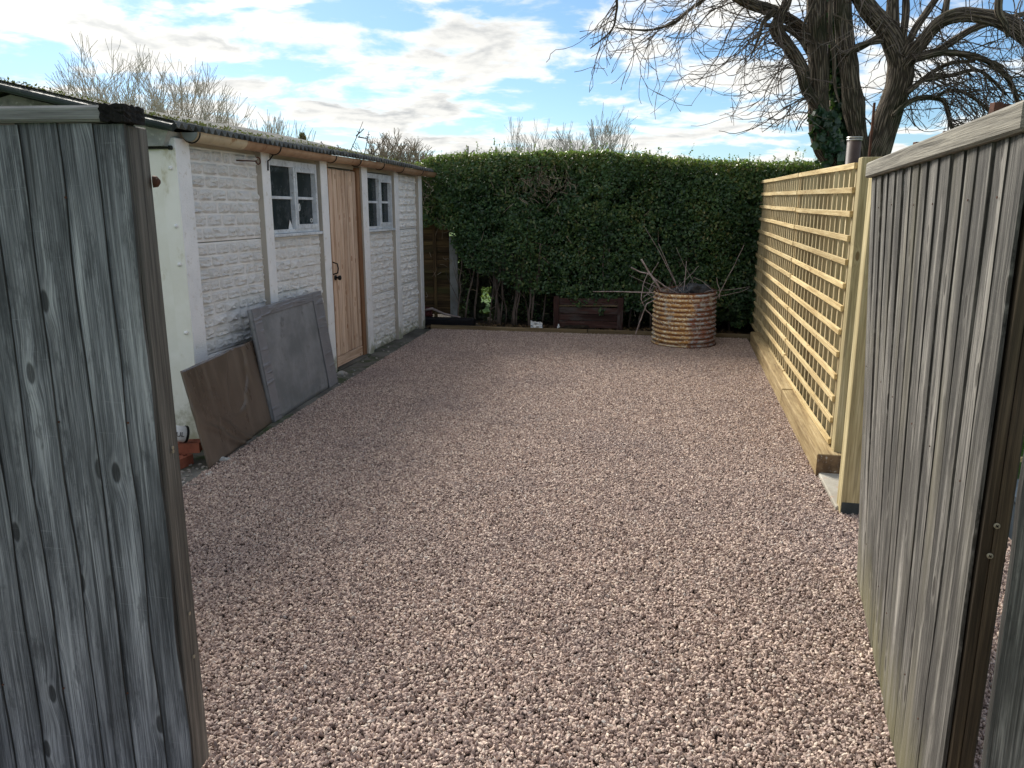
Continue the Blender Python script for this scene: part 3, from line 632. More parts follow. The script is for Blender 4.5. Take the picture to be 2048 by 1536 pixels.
# windows
def window(s0, s1, z0, z1, paper):
    W_ = s1 - s0; sm = s0 + W_ * 0.50
    t = 0.045
    mb = MB(); M3 = Ms
    def fb(sa, sb, oa, ob, za, zb_): mb.box(SP((sa + sb) / 2, (oa + ob) / 2, (za + zb_) / 2), (ob - oa, sb - sa, zb_ - za), M3)
    fb(s0, s0 + t * .5, -0.09, -0.025, z0, z1); fb(s1 - 0.03, s1, -0.09, -0.026, z0, z1)
    fb(s0 + t * .5, s1 - .03, -0.09, -0.027, z0, z0 + 0.03); fb(s0 + t * .5, s1 - .03, -0.09, -0.028, z1 - 0.05, z1)
    fb(sm - 0.02, sm + 0.012, -0.09, -0.022, z0 + 0.03, z1 - 0.05)
    wf = mb.build('window', WFRAME, shed)
    sbox('sill', s0 - 0.01, s1 + 0.01, -0.09, 0.004, z0 - 0.028, z0 - 0.003, WFRAME, wf)
    mb = MB(); a, b_ = sm + 0.013, s1 - 0.031
    fb(a, a + 0.022, -0.075, -0.016, z0 + 0.031, z1 - 0.051); fb(b_ - 0.024, b_, -0.075, -0.0165, z0 + 0.031, z1 - 0.051)
    fb(a + 0.022, b_ - 0.024, -0.075, -0.017, z0 + 0.031, z0 + 0.068); fb(a + 0.022, b_ - 0.024, -0.075, -0.0175, z1 - 0.085, z1 - 0.051)
    mb.build('casement', WFRAME, wf)
    zm = z0 + (z1 - z0) * 0.49
    for (x0, x1) in ((s0 + t * .5, sm - 0.02), (a + 0.022, b_ - 0.024)):
        sbox('glazing_bar', x0 + 0.002, x1 - 0.002, -0.072, -0.044, zm - 0.012, zm + 0.012, WFRAME, wf, bev=0.002)
        sbox('pane', x0 - 0.005, x1 + 0.005, -0.066, -0.062, z0 + 0.02, zm - 0.006, GLASS, wf, bev=0)
        sbox('pane', x0 - 0.005, x1 + 0.005, -0.066, -0.062, zm + 0.006, z1 - 0.03, GLASS, wf, bev=0)
    if paper:
        mb = MB(); x = sm - 0.10; z = z0 + 0.03
        mb.v = [SP(x, -0.058, z), SP(x + 0.07, -0.05, z), SP(x + 0.068, -0.056, z + 0.035), SP(x + 0.045, -0.05, z + 0.045), SP(x + 0.03, -0.056, z + 0.08), SP(x + 0.012, -0.05, z + 0.06)]
        mb.f = [(0, 1, 2, 3), (0, 3, 4, 5)]; mb.build('paper_scrap', WPLAS, wf)
        for (x, z, ra, rb) in ((a + 0.125, z0 + 0.215, 0.014, 0.030), (b_ - 0.065, z0 + 0.098, 0.022, 0.016)):
            mb = MB(); mb.tube([SP(x + ra * math.cos(t_), -0.058, z + rb * math.sin(t_)) for t_ in [2 * math.pi * j / 14 for j in range(15)]], 0.0045, 4); mb.build('sticker', WPLAS, wf)
window(-1.145, -0.20, 1.40, 2.0, True); window(1.065, 1.93, 1.38, 1.985, False)
# door
dr_ = sbox('door', 0.07, 0.80, -0.075, -0.055, 0.03, 1.985, DOOR)
npl = 7; pw = 0.71 / npl
for i in range(npl):
    s0 = 0.08 + i * pw
    plank('door_plank', SP(s0 + pw / 2, -0.046, 0.14), SP(s0 + pw / 2, -0.046, 1.98), SD, pw - 0.010, 0.022, DOOR, dr_, 0.006)
plank('rail', SP(0.082, -0.044, 0.085), SP(0.788, -0.044, 0.085), ZU, 0.10, 0.022, DOOR, dr_, 0.003)
mb = MB(); c = SP(0.125, -0.03, 0.935); mb.tube([c, c + SN * 0.008], 0.026, 12); mb.tube([c, c + SN * 0.03, c + SN * 0.036, c + SN * 0.055, c + SN * 0.062], [0.009, 0.009, 0.022, 0.024, 0.012], 12); mb.build('knob', IRON, dr_, True)
mb = MB(); mb.tube([SP(0.09, -0.035, 1.09), SP(0.09, 0.012, 1.075), SP(0.09, 0.02, 1.03), SP(0.09, 0.012, 0.985), SP(0.09, -0.035, 0.97)], 0.007, 6); mb.build('pull_handle', IRON, dr_, True)
plank('door_frame', SP(0.03, -0.06, 0.0), SP(0.03, -0.06, 2.02), SD, 0.068, 0.07, DFRAME, shed); plank('door_frame', SP(0.85, -0.06, 0.0), SP(0.85, -0.06, 2.02), SD, 0.09, 0.07, DFRAME, shed)
sbox('doorstep', 0.0, 0.9, -0.10, 0.02, -0.03, 0.028, SLAB)

# ------------------------------------------------------------ boards leaning on the shed
def leaning(name, label, bl, br, tl, th, mat, wr, seed, nx=36, nz=28):
    bl, br, tl = Vector(bl), Vector(br), Vector(tl); ex = br - bl; ez = tl - bl; nrm = ez.cross(ex).normalized()
    if nrm.x < 0: nrm = -nrm
    L, H_ = ex.length, ez.length; x = ex.normalized(); z = (ez - x * ez.dot(x)).normalized(); y = z.cross(x)
    mb = MB()
    for q in (0, 1):
        for k in range(nz + 1):
            for i in range(nx + 1):
                u, v = i / nx, k / nz
                d = wr(u, v, seed) if q == 0 else -th
                p = Vector(((u - .5) * L + (0.004 * noise.noise(Vector((v * 9, seed, 1))) if i in (0, nx) else 0), 0, v * H_ + (0.006 * noise.noise(Vector((u * 8, seed, 2))) if k in (0, nz) else 0)))
                p.y = (d if y.dot(nrm) > 0 else -d); mb.v.append(p)
    n1 = (nx + 1) * (nz + 1)
    for k in range(nz):
        for i in range(nx):
            a = k * (nx + 1) + i; mb.f.append((a, a + 1, a + nx + 2, a + nx + 1)); mb.f.append((n1 + a, n1 + a + nx + 1, n1 + a + nx + 2, n1 + a + 1))
    rim = [i for i in range(nx + 1)] + [k * (nx + 1) + nx for k in range(1, nz + 1)] + [nz * (nx + 1) + i for i in range(nx - 1, -1, -1)] + [k * (nx + 1) for k in range(nz - 1, 0, -1)]
    for j in range(len(rim)): a, b_ = rim[j], rim[(j + 1) % len(rim)]; mb.f.append((a, n1 + a, n1 + b_, b_))
    wm = axes(x, y, z, (bl + br) / 2)
    o = mb.build(name, mat, None, True, wm, True); return o, wm, L, H_, (1 if y.dot(nrm) > 0 else -1)
def wr_grey(u, v, s): return 0.006 * noise.noise(Vector((u * 3, v * 3, s)))
def wr_brown(u, v, s):
    d = 0.014 * noise.noise(Vector((u * 2.2, v * 2.0, s)))
    d += 0.024 * max(0, 1 - abs((u * 0.9 + v * 0.8 - 0.42 + 0.08 * noise.noise(Vector((v * 4, 0, s)))) / 0.035)) * max(0, 1 - v * 1.3)
    d += 0.022 * max(0, 1 - abs((u * 1.1 + v * 0.9 - 0.62 + 0.06 * noise.noise(Vector((v * 5, 2, s)))) / 0.03)) * max(0, 1 - v * 1.5)
    d += 0.010 * max(0, 1 - abs((u * 0.6 + v * 0.35 - 0.22) / 0.02)) * max(0, v)
    nx_ = 0.35 * noise.noise(Vector((u * 7, v * 7, 3))); r = math.hypot((u - 0.60 - (v - .6) * 0.25) / 0.12, (v - 0.64) / 0.26) + nx_; d += -0.075 * math.exp(-r * r * 1.6) + 0.006 * math.exp(-((r - 1.45) ** 2) * 6) * (0.5 + noise.noise(Vector((u * 4, v * 4, 8))))
    return d
bw = thing('grey_board', 'larger grey taped sheet leaning on the shed wall next to the pine door', 'board', (-1.75, 6.3, 0))
o, wm, L, H_, sg = leaning('sheet', '', (-1.817, 5.664, 0.014), (-1.637, 7.042, 0.014), (-1.936, 5.68, 0.872), 0.03, GBOARD, wr_grey, 3)
place(o, wm, bw)
for (x0, x1, z0, z1) in ((-L / 2 + 0.002, -L / 2 + 0.13, 0.0, H_), (L / 2 - 0.22, L / 2 - 0.004, 0.0, H_), (-L / 2 + 0.13, L / 2 - 0.22, H_ - 0.07, H_ - 0.002)):
    me = boxmesh(x1 - x0, 0.006, z1 - z0, 0.002, 'tape_strip'); mesh_obj('tape_strip', me, TAPE, bw, wm @ Matrix.Translation(((x0 + x1) / 2, sg * 0.0075, (z0 + z1) / 2)))
o, wm, L, H_, sg = leaning('brown_board', '', (-1.888, 4.573, 0.014), (-1.826, 5.73, 0.014), (-2.010, 4.58, 0.640), 0.008, BBOARD, wr_brown, 5, 60, 40)
tag(o, 'smaller brown wrinkled sheet leaning on the near corner of the shed', 'board')

# bricks, tub, scraps at the shed corner
def brick(label, c, yaw, tilt=0):
    t = thing('loose_brick', label, 'brick', c, 'loose bricks at the shed corner')
    Mr = Matrix.Rotation(yaw, 4, 'Z') @ Matrix.Rotation(tilt, 4, 'X')
    mb = MB(); sx_, sy_, sz_ = 0.215, 0.102, 0.065; hw, hh = 0.021, 0.009
    xs = [-sx_ / 2, -.075 - hw, -.075 + hw, -hw, hw, .075 - hw, .075 + hw, sx_ / 2]; ys = [-sy_ / 2, -0.035, -0.015, 0.015, 0.035, sy_ / 2]
    def P_(x, y, z): return Vector(c) + Mr @ Vector((x, y, z))
    for i in range(7):
        for j in range(5):
            hole = i in (1, 3, 5) and j in (1, 3); z = sz_ if not hole else sz_ - 0.04
            mb.quad(P_(xs[i], ys[j], z), P_(xs[i + 1], ys[j], z), P_(xs[i + 1], ys[j + 1], z), P_(xs[i], ys[j + 1], z))
            if hole:
                for (x0, y0, x1, y1) in ((xs[i], ys[j], xs[i + 1], ys[j]), (xs[i + 1], ys[j], xs[i + 1], ys[j + 1]), (xs[i + 1], ys[j + 1], xs[i], ys[j + 1]), (xs[i], ys[j + 1], xs[i], ys[j])):
                    mb.quad(P_(x0, y0, z), P_(x1, y1, z), P_(x1, y1, sz_), P_(x0, y0, sz_))
    a, b_ = sx_ / 2, sy_ / 2
    for (x0, y0, x1, y1) in ((-a, -b_, a, -b_), (a, -b_, a, b_), (a, b_, -a, b_), (-a, b_, -a, -b_)):
        mb.quad(P_(x0, y0, 0), P_(x1, y1, 0), P_(x1, y1, sz_), P_(x0, y0, sz_))
    mb.quad(P_(-a, -b_, 0), P_(-a, b_, 0), P_(a, b_, 0), P_(a, -b_, 0)); mb.build('fired_clay', BRICKM, t)
brick('lower red brick on the slab beneath the perforated brick by the shed corner', (-2.115, 4.60, 0.013), R(72))
brick('upper red perforated brick resting on another brick under the white tub', (-2.11, 4.74, 0.079), R(8))
tub = thing('white_tub', 'white plastic tub with dark lettering lying on the red bricks', 'tub', (-2.17, 4.62, 0.18))
mb = MB(); ax = Vector((-0.75, -0.6, 0.25)).normalized(); c0 = Vector((-2.075, 4.70, 0.205))
mb.tube([c0 - ax * 0.0, c0 + ax * 0.01, c0 + ax * 0.16], [0.045, 0.052, 0.052], 20); mb.build('tub_body', WPLAS, tub, True)
mb = MB(); mb.tube([c0 - ax * 0.008, c0 + ax * 0.006], 0.055, 20); mb.build('lid', IRON, tub)
crv = bpy.data.curves.new('txt', 'FONT'); crv.body = 'MOUL'; crv.size = 0.042; crv.extrude = 0.0008; crv.align_x = 'LEFT'
to = bpy.data.objects.new('txt', crv); COL.objects.link(to); dg = bpy.context.evaluated_depsgraph_get()
me = bpy.data.meshes.new_from_object(to.evaluated_get(dg)); bpy.data.objects.remove(to)
me.materials.clear(); me.name = 'lettering'
yv = (Vector((0.35, -0.75, 0.25)) - ax * Vector((0.35, -0.75, 0.25)).dot(ax)).normalized()
xv = -ax; zv = yv; up_ = zv.cross(xv)
mesh_obj('lettering', me, IRON, tub, axes(xv, up_, zv, c0 + ax * 0.14 + zv * 0.0535 - up_ * 0.02))
mb = MB(); rr = random.Random(9)
for k in range(105):
    t_ = rr.random(); s = -3.3 + t_ * 6.6
    if k < 60: p = Vector((-1.95 + rr.uniform(-0.13, 0.1), 4.5 + rr.uniform(-0.35, 0.25), 0.016))
    else: p = SP(rr.uniform(-2.2, 2.9), rr.uniform(0.03, 0.26), 0.016)
    r_ = rr.uniform(0.004, 0.012); M_ = Matrix.Rotation(rr.uniform(0, 6), 3, 'Z') @ Matrix.Rotation(rr.uniform(-.5, .5), 3, 'X'); mb.box(p, (r_ * 2, r_ * 1.4, r_), M_)
tag(mb.build('scattered_scraps', DEBR), 'scattered grit and pale flakes lying on the mossy slab', 'debris', kind='stuff')
def lump(name, label, cat, c, r, mat, sq=(1, 1, 1), seed=1, amp=0.35, sub=3):
    bm = bmesh.new(); bmesh.ops.create_icosphere(bm, subdivisions=sub, radius=1)
    for v in bm.verts:
        k = 1 + amp * noise.noise(v.co * 1.7 + Vector((seed, 0, 0))) + 0.3 * amp * noise.noise(v.co * 5 + Vector((seed, 3, 0)))
        v.co = Vector((v.co.x * sq[0], v.co.y * sq[1], v.co.z * sq[2])) * (r * k)
    me = bpy.data.meshes.new(name); bm.to_mesh(me); bm.free(); me.polygons.foreach_set('use_smooth', [True] * len(me.polygons))
    o = mesh_obj(name, me, mat, None, Matrix.Translation(c)); return tag(o, label, cat)
lump('pale_stone', 'pale rounded stone by the foot of the grey sheet and door', 'stone', gnd(684, 752) + Vector((0, 0, 0.02)), 0.035, DEBR, (1.5, 1, .8), 4)
lump('pale_stone', 'small flat grey scrap of card at the foot of the brown sheet', 'stone', gnd(447, 925) + Vector((0, 0, 0.02)), 0.03, CONC, (1.5, 1.2, .5), 9, 0.5)

# ------------------------------------------------------------ near left gate
def feather(name, p0, p1, wd, nd, w_, t0, t1, mat, parent, seed, nz=22, wav=0.003, lift=0.0):
    """tapered board from p0 (bottom, at its thin edge) up to p1; wd = across, nd = outward"""
    p0, p1 = Vector(p0), Vector(p1); z = p1 - p0; L = z.length; z.normalize(); x = Vector(wd); x = (x - z * x.dot(z)).normalized(); y = z.cross(x); sgn = 1 if y.dot(Vector(nd)) > 0 else -1
    mb = MB()
    for k in range(nz + 1):
        v = k / nz; zz = v * L
        if k == nz: zz += 0.004 * noise.noise(Vector((seed, 5, 0)))
        e0 = wav * noise.noise(Vector((seed * 3.1, v * 6, 0))); e1 = wav * 1.2 * noise.noise(Vector((seed * 3.1, v * 6, 9)))
        cup = 0.002 * noise.noise(Vector((seed, v * 3, 4)))
        for (xx, yy) in ((e0, lift * (t0 > t1)), (w_ + e1, lift * (t1 > t0)), (w_ + e1, t1 + cup), (w_ * 0.5, (t0 + t1) / 2 + 0.0015), (e0, t0 + cup)): mb.v.append(Vector((xx, yy * sgn, zz)))
    for k in range(nz):
        for j in range(5):
            a = k * 5 + j; b_ = k * 5 + (j + 1) % 5; mb.f.append((a, b_, b_ + 5, a + 5))
    mb.f.append((4, 3, 2, 1, 0)); mb.f.append(tuple(nz * 5 + j for j in range(5)))
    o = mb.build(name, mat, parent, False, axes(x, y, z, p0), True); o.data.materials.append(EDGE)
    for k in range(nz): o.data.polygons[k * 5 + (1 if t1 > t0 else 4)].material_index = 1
    return o
def nail(parent, p, n_, r=0.004):
    r *= 0.75
    mb = MB(); mb.tube([Vector(p), Vector(p) + Vector(n_) * 0.002], r, 6); mb.build('nail', RUSTR, parent)
# face plane: right end at GLR, runs left and slightly away
GLR = at(258, 300, 1.85); GLR.z = 0; gd = Vector((-0.996, 0.09, 0)).normalized(); gn = Vector((-0.09, -0.996, 0)).normalized()
gateL = thing('board_gate', 'dark weathered grey board gate at the left edge with a rotten cap end', 'gate', GLR + gd * 0.8)
x = 0.0; k = 0; bw_ = [0.088, 0.090, 0.092, 0.090, 0.083, 0.094, 0.09, 0.088, 0.092, 0.09, 0.09, 0.09, 0.09, 0.09]
while k < len(bw_):
    ww = bw_[k]; b0 = GLR + gd * (x + ww); e = x
    # the thick edge is on the left, lapping over its neighbour
    feather('board', b0 + gn * 0.001 + ZU * 0.05, b0 + gn * 0.001 + ZU * (1.789 + 0.002 * (k % 3)), -gd, gn, ww + (0.014 if k else 0), 0.005, 0.013, G_L, gateL, 11 + k, wav=0.008, lift=0.003)
    for z in (0.32, 1.08, 1.62):
      if (k + int(z * 3)) % 2: nail(gateL, b0 - gd * 0.02 + gn * 0.015 + ZU * (z + 0.01 * random.random()), gn)
    x += ww; k += 1
gw = x
# rest of the gate behind the face
plank('stile', GLR + gd * 0.045 - gn * 0.050 + ZU * 0.05, GLR + gd * 0.045 - gn * 0.050 + ZU * 1.79, gn, 0.082, 0.085, STILEG, gateL, 0.004)
plank('stile', GLR + gd * (gw - 0.04) - gn * 0.047 + ZU * 0.05, GLR + gd * (gw - 0.04) - gn * 0.047 + ZU * 1.79, gn, 0.075, 0.075, STILEG, gateL, 0.004)
for z in (0.25, 0.95, 1.68): plank('rail', GLR + gd * 0.09 - gn * 0.03 + ZU * z, GLR + gd * (gw - 0.08) - gn * 0.03 + ZU * z, ZU, 0.09, 0.045, STILEG, gateL)
# cap rail, rotten at its right end
c0 = GLR + gd * 0.036 + ZU * 1.811 + gn * 0.002 - gn * 0.035; c1 = GLR + gd * (gw + 0.01) + ZU * 1.811 - gn * 0.033
plank('cap_rail', c0, c1, ZU, 0.036, 0.125, CAPL, gateL, 0.006)
mb = MB(); rr = random.Random(4)
rc = GLR + gd * 0.012 + ZU * 1.811 - gn * 0.008
bm = bmesh.new(); bmesh.ops.create_cube(bm, size=1); bmesh.ops.subdivide_edges(bm, edges=bm.edges[:], cuts=6, use_grid_fill=True)
for v in bm.verts:
    q = v.co.copy(); v.co = Vector((q.x * 0.058, q.y * 0.085, q.z * 0.038)) + Vector((noise.noise(q * 6), noise.noise(q * 6 + Vector((9, 0, 0))), noise.noise(q * 6 + Vector((0, 9, 0))))) * 0.005
me = bpy.data.meshes.new('rotten_end'); bm.to_mesh(me); bm.free()
mesh_obj('rotten_end', me, ROT, gateL, axes(gd, -gn, ZU, rc) if gd.cross(-gn).z > 0 else axes(-gd, -gn, ZU, rc))
mb = MB(); p = GLR - gd * 0.002 - gn * 0.085 + ZU * 1.665
mb.tube([p, p - gd * 0.010 - gn * 0.004, p - gd * 0.016 - gn * 0.006], [0.015, 0.013, 0.004], 9); mb.build('hinge_pin', RUSTR, gateL, True)
for z in (0.53, 0.40, 0.99, 1.0):
    mb = MB(); p = GLR - gd * 0.0025 - gn * 0.05 + ZU * z; mb.tube([p, p - gd * 0.002], 0.005, 10); mb.build('screw', SCREW, gateL)

# ------------------------------------------------------------ right gate
B0, T0, B1, T1 = Vector((1.522, 3.106, 0.02)), Vector((1.407, 3.100, 1.776)), Vector((0.979, 1.501, 0.02)), Vector((0.979, 1.501, 1.80))
gR = thing('board_gate', 'pale weathered board gate standing open on the right with a timber cap', 'gate', (1.3, 2.4, 0))
wd = (B1 - B0).normalized(); out = Vector((-0.947, 0.321, 0)).normalized()
NBR = 15
def GR(t, u, o=0.0):
    b_ = B0.lerp(B1, t); tt = T0.lerp(T1, t); return b_.lerp(tt, u) + out * o
rr = random.Random(5); cuts = [0]
for i in range(NBR): cuts.append(cuts[-1] + rr.uniform(0.85, 1.15))
cuts = [c_ / cuts[-1] for c_ in cuts]
for i in range(NBR):
    t0, t1 = cuts[i], cuts[i + 1]
    feather('board', GR(t0 - 0.006, 0.0 + 0.0015 * (i % 4)), GR(t0 - 0.006, 0.968), wd, out, (t1 - t0 + 0.004) * 1.695, 0.008 + 0.002 * math.sin(i * 2.3), 0.0075, G_R, gR, 60 + i, wav=0.005)
for i in range(NBR):
    for u in (0.17, 0.55, 0.9):
      if (i * 7 + int(u * 10)) % 5 < 2: nail(gR, GR(cuts[i + 1] - 0.012, u + 0.006 * rr.random(), 0.015), out, 0.0035)
plank('cap_rail', GR(-0.012, 0.984, -0.02), GR(1.0, 0.984, -0.02), ZU, 0.058, 0.10, CAP, gR, 0.006)
plank('stile', GR(0.985, 0.0, -0.012), GR(0.985, 0.966, -0.012), out, 0.020, 0.075, STILE, gR, 0.002)
st = plank('hanging_post', GR(0.985, 0.0, -0.0360) + wd * 0.004, GR(0.985, 0.966, -0.0360) + wd * 0.004, out, 0.026, 0.075, STILE, gR, 0.004)
plank('stile', GR(0.02, 0.0, -0.03), GR(0.02, 0.966, -0.03), out, 0.045, 0.06, STILE, gR)
for u in (0.12, 0.5, 0.88): plank('rail', GR(0.04, u, -0.025), GR(0.96, u, -0.025), ZU, 0.09, 0.045, STILE, gR)
for (px, py) in ((1994, 1052), (1980, 1112), (1985, 1098)):
    q = ray(px, py); p0_ = GR(0.985, 0.3, -0.0360) + wd * 0.0425; tq = (p0_ - Vector((0, 0, CAMZ))).dot(wd) / q.dot(wd); p = Vector((0, 0, CAMZ)) + q * tq
    if py == 1098: continue
    mb = MB(); mb.tube([p - wd * 0.001, p + wd * 0.0015, p + wd * 0.0022], [0.0062, 0.0058, 0.004], 14); s_ = mb.build('screw', SCREW, gR)
    mb = MB(); M_ = axes(out, wd, ZU, (0, 0, 0)).to_3x3()
    for a_ in (0.6, 0.6 + math.pi / 2): mb.box(p + wd * 0.0025, (0.0075, 0.0008, 0.0018), M_ @ Matrix.Rotation(a_, 3, 'Y'))
    mb.build('screw_slot', IRON, s_)
# weathered fence board at the right edge of the picture
fb = thing('board_fence', 'grey fence panel end with a yellowish edge at the lower right corner', 'fence', (0.9, 1.25, 0))
e0 = at(2021, 1100, 1.28); e1 = at(1960, 1536, 1.28); dz = (e0 - e1); dirn = dz / dz.z
pb = e1 - dirn * (e1.z); pt = pb + dirn * 1.22
feather('fence_board', pb, pt, (1, -0.12, 0), (0, -1, 0), 0.12, 0.014, 0.012, G_R, fb, 90, wav=0.004)
plank('fence_edge', pb + Vector((0.006, -0.006, 0)), pt + Vector((0.006, -0.006, 0)), (1, 0, 0), 0.010, 0.012, CAP, fb)
feather('fence_board', pb + Vector((0.11, -0.02, 0)), pt + Vector((0.11, -0.02, 0)), (1, -0.12, 0), (0, -1, 0), 0.12, 0.006, 0.016, G_R, fb, 91, wav=0.004)

# ------------------------------------------------------------ trellis run, posts, sleepers, paver
TA = Vector((1.985, 4.586, 0)); TD = Vector((0.2118, 0.9773, 0)).normalized(); TN = Vector((-TD.y, TD.x, 0))   # TN faces the gravel
def TP(s, o, z): return TA + TD * s + TN * o + ZU * z
ZB, ZT = 0.185, 1.845
trl = ['nearest pale pine trellis panel beside the two tall posts', 'middle pale pine trellis panel of the right boundary run', 'farthest pale pine trellis panel meeting the hedge']
for pi, (s0, s1) in enumerate(((0.012, 2.27), (2.315, 4.26), (4.275, 6.22))):
    t = thing('trellis_panel', trl[pi], 'trellis', TP(s0, 0, ZB), 'pine trellis panels on the sleepers')
    dzp = 0.0; rr = random.Random(pi)
    def tz(k_, s_): return ZB - 0.012 * s_ + (ZT - ZB + 0.028 * s_) * k_ / 12
    for k in range(13):
        sl = rr.uniform(-0.004, 0.004)
        plank('slat', TP(s0, 0.009, tz(k, s0) + sl), TP(s1, 0.009, tz(k, s1) - sl), ZU, 0.034, 0.018, PINE, t, 0.0015)
    nv = 14
    for k in range(nv):
        s = s0 + 0.03 + (s1 - s0 - 0.06) * k / (nv - 1)
        plank('upright', TP(s, -0.0165, tz(0, s) - 0.018), TP(s, -0.0165, tz(12, s) + 0.016), TD, 0.034, 0.030, PINEU, t, 0.0015)
    plank('batten', TP(s1 - 0.02, -0.045, ZB), TP(s1 - 0.02, -0.045, ZT + dzp), TD, 0.05, 0.045, PINE, t)
p2 = Vector((1.962, 4.485, 0)); cw = p2 + TD * 0.05 - TN * 0.06
plank('timber_post', cw + ZU * -0.02, cw + ZU * 1.885, TN, 0.12, 0.10, POST, None, 0.004)
tag(bpy.context.scene.objects['timber_post'], 'taller new timber post holding the near end of the trellis', 'post', 'new timber posts on the right')
p3 = Vector((1.745, 3.845, 0)); cw = p3 + TD * 0.052 - TN * 0.055
po = thing('timber_post', 'near new timber post with a dark foot beside the right gate', 'post', (cw.x, cw.y, 0), 'new timber posts on the right')
plank('post_body', cw + ZU * -0.02, cw + ZU * 1.80, TN, 0.11, 0.104, POST, po, 0.004)
plank('dark_foot_sleeve', cw + TD * -0.002 + ZU * -0.02 - TN * 0.002, cw + TD * -0.002 + ZU * 0.085 - TN * 0.002, TN, 0.108, 0.104, FOOT, po, 0.003)  # dark grey band round the bottom of the post
mb = MB(); mb.tube([at(1745, 364, 3.80), at(1753, 364, 3.78)], 0.002, 5); mb.build('wire', IRON, po)
SL0 = Vector((1.846, 4.445, 0)); SLD = TD
for k, (a, b_, lab) in enumerate(((0.0, 1.745, 'nearer timber sleeper under the trellis with its stained end showing'), (1.757, 4.85, 'farther timber sleeper under the trellis running to the hedge'))):
    c_ = SL0 - TN * 0.074
    o = plank('timber_sleeper', c_ + SLD * a + ZU * (0.077 + 0.004 * k), c_ + SLD * b_ + ZU * (0.077 + 0.004 * k), TN, 0.148, 0.158, SLEEP, None, 0.006)
    tag(o, lab, 'sleeper', 'sleepers under the trellis')
    if k == 0: ENDG = mottled('stained_end_grain', (0.10, 0.062, 0.035), (0.19, 0.125, 0.07), (0.40, 0.37, 0.32), 14, 0.9, 0.5, 90, 0.003); mesh_obj('end_grain', boxmesh(0.144, 0.004, 0.152, 0.001), ENDG, o, axes(-TN, SLD, ZU, c_ - SLD * 0.0015 + ZU * 0.077))
me = boxmesh(0.42, 0.56, 0.03, 0.006, 'stone_paver'); tag(mesh_obj('stone_paver', me, PAVER, None, axes(-TN, TD, ZU, Vector((1.80, 3.90, 0.027)) + TD * 0.26 - TN * 0.155)), 'pale sandstone paving slab between the sleeper end and the near post', 'paving slab')
# darker tarred board behind the sleepers
# flue pipe behind
fl = thing('flue_pipe', 'brown flue pipe with a silver collar in front of the tree trunks', 'pipe', (2.35, 5.3, 0))
q = at(1708, 290, 5.4); mb = MB(); mb.tube([(q.x, q.y, 0), (q.x, q.y, at(1708, 276, 5.4).z)], 0.045, 20); mb.build('pipe', FLUE, fl, True)
mb = MB(); zt_ = at(1708, 274, 5.4).z
for k in (0, 1): mb.tube([(q.x, q.y, zt_ - 0.014 * k - 0.010), (q.x, q.y, zt_ - 0.014 * k)], 0.05 - 0.001 * k, 24)
mb.build('collar', STEEL, fl, True)
# rusty stakes beyond the right gate
for (px, py, Y, w_, lab) in ((1835, 284, 3.6, 0.028, 'leftmost rusty stake end poking above the right gate'), (1890, 262, 3.4, 0.014, 'thin short rusty stake end second along the gate top'), (1994, 205, 3.0, 0.034, 'third and thickest rusty stake end above the right gate'), (2011, 208, 3.0, 0.026, 'rightmost dark stake end above the right gate'), (1749, 205, 5.2, 0.014, 'tall thin dark rod standing between the tree trunks')):
    q = at(px, py, Y); o = plank('garden_stake', (q.x, q.y, 0.0), (q.x, q.y, q.z), (1, 0, 0), w_, w_, RUSTR, None, 0.002); tag(o, lab, 'stake', 'stakes behind the right gate')

# ------------------------------------------------------------ neighbour's garden glimpsed at the right edge
lt = thing('low_trellis', 'low pale wooden trellis on the lawn seen past the right gate', 'trellis', (2.9, 4.3, 0))
for py in (866, 919, 975): 
    a = at(1990, py, 4.35); plank('slat', a, a + Vector((1.1, 0.0, 0)), ZU, 0.03, 0.018, PINE, lt)
for xx in (0.35, 0.75):
    a = at(1990, 1000, 4.37); plank('upright', (a.x + xx, 4.37, 0), (a.x + xx, 4.37, 0.62), (1, 0, 0), 0.036, 0.02, PINE, lt)
a = gnd(2032, 1090); cr_ = thing('planter_box', 'slate blue plastic box standing on the gravel behind the gate', 'box', a)
mb = MB(); mb.box(a + Vector((0.10, 0.12, 0.11)), (0.24, 0.24, 0.22)); mb.build('box_body', BLUEB, cr_); mb = MB(); mb.box(a + Vector((0.10, 0.12, 0.235)), (0.27, 0.27, 0.026)); mb.build('box_rim', BLUEB, cr_)
n = 26000; P = np.stack([RNG.uniform(2.55, 5.2, n), RNG.uniform(3.2, 7.5, n), np.full(n, -0.02)], 1); sp_ = RNG.normal(size=(n, 3)) * [0.35, 0.35, 0] + [0, 0, 1]
keep = ~((P[:, 0] < 2.75) & (P[:, 1] < 4.3)); P = P[keep]; sp_ = sp_[keep]; n = len(P)
tag(leaves('grass', P, RNG.normal(size=(n, 3)) * [1, 1, 0.2], 0.075, GRASSM, None, fold=0.1, aspect=0.12, spin=sp_), 'bright green grass of the neighbouring lawn', 'grass', kind='stuff')

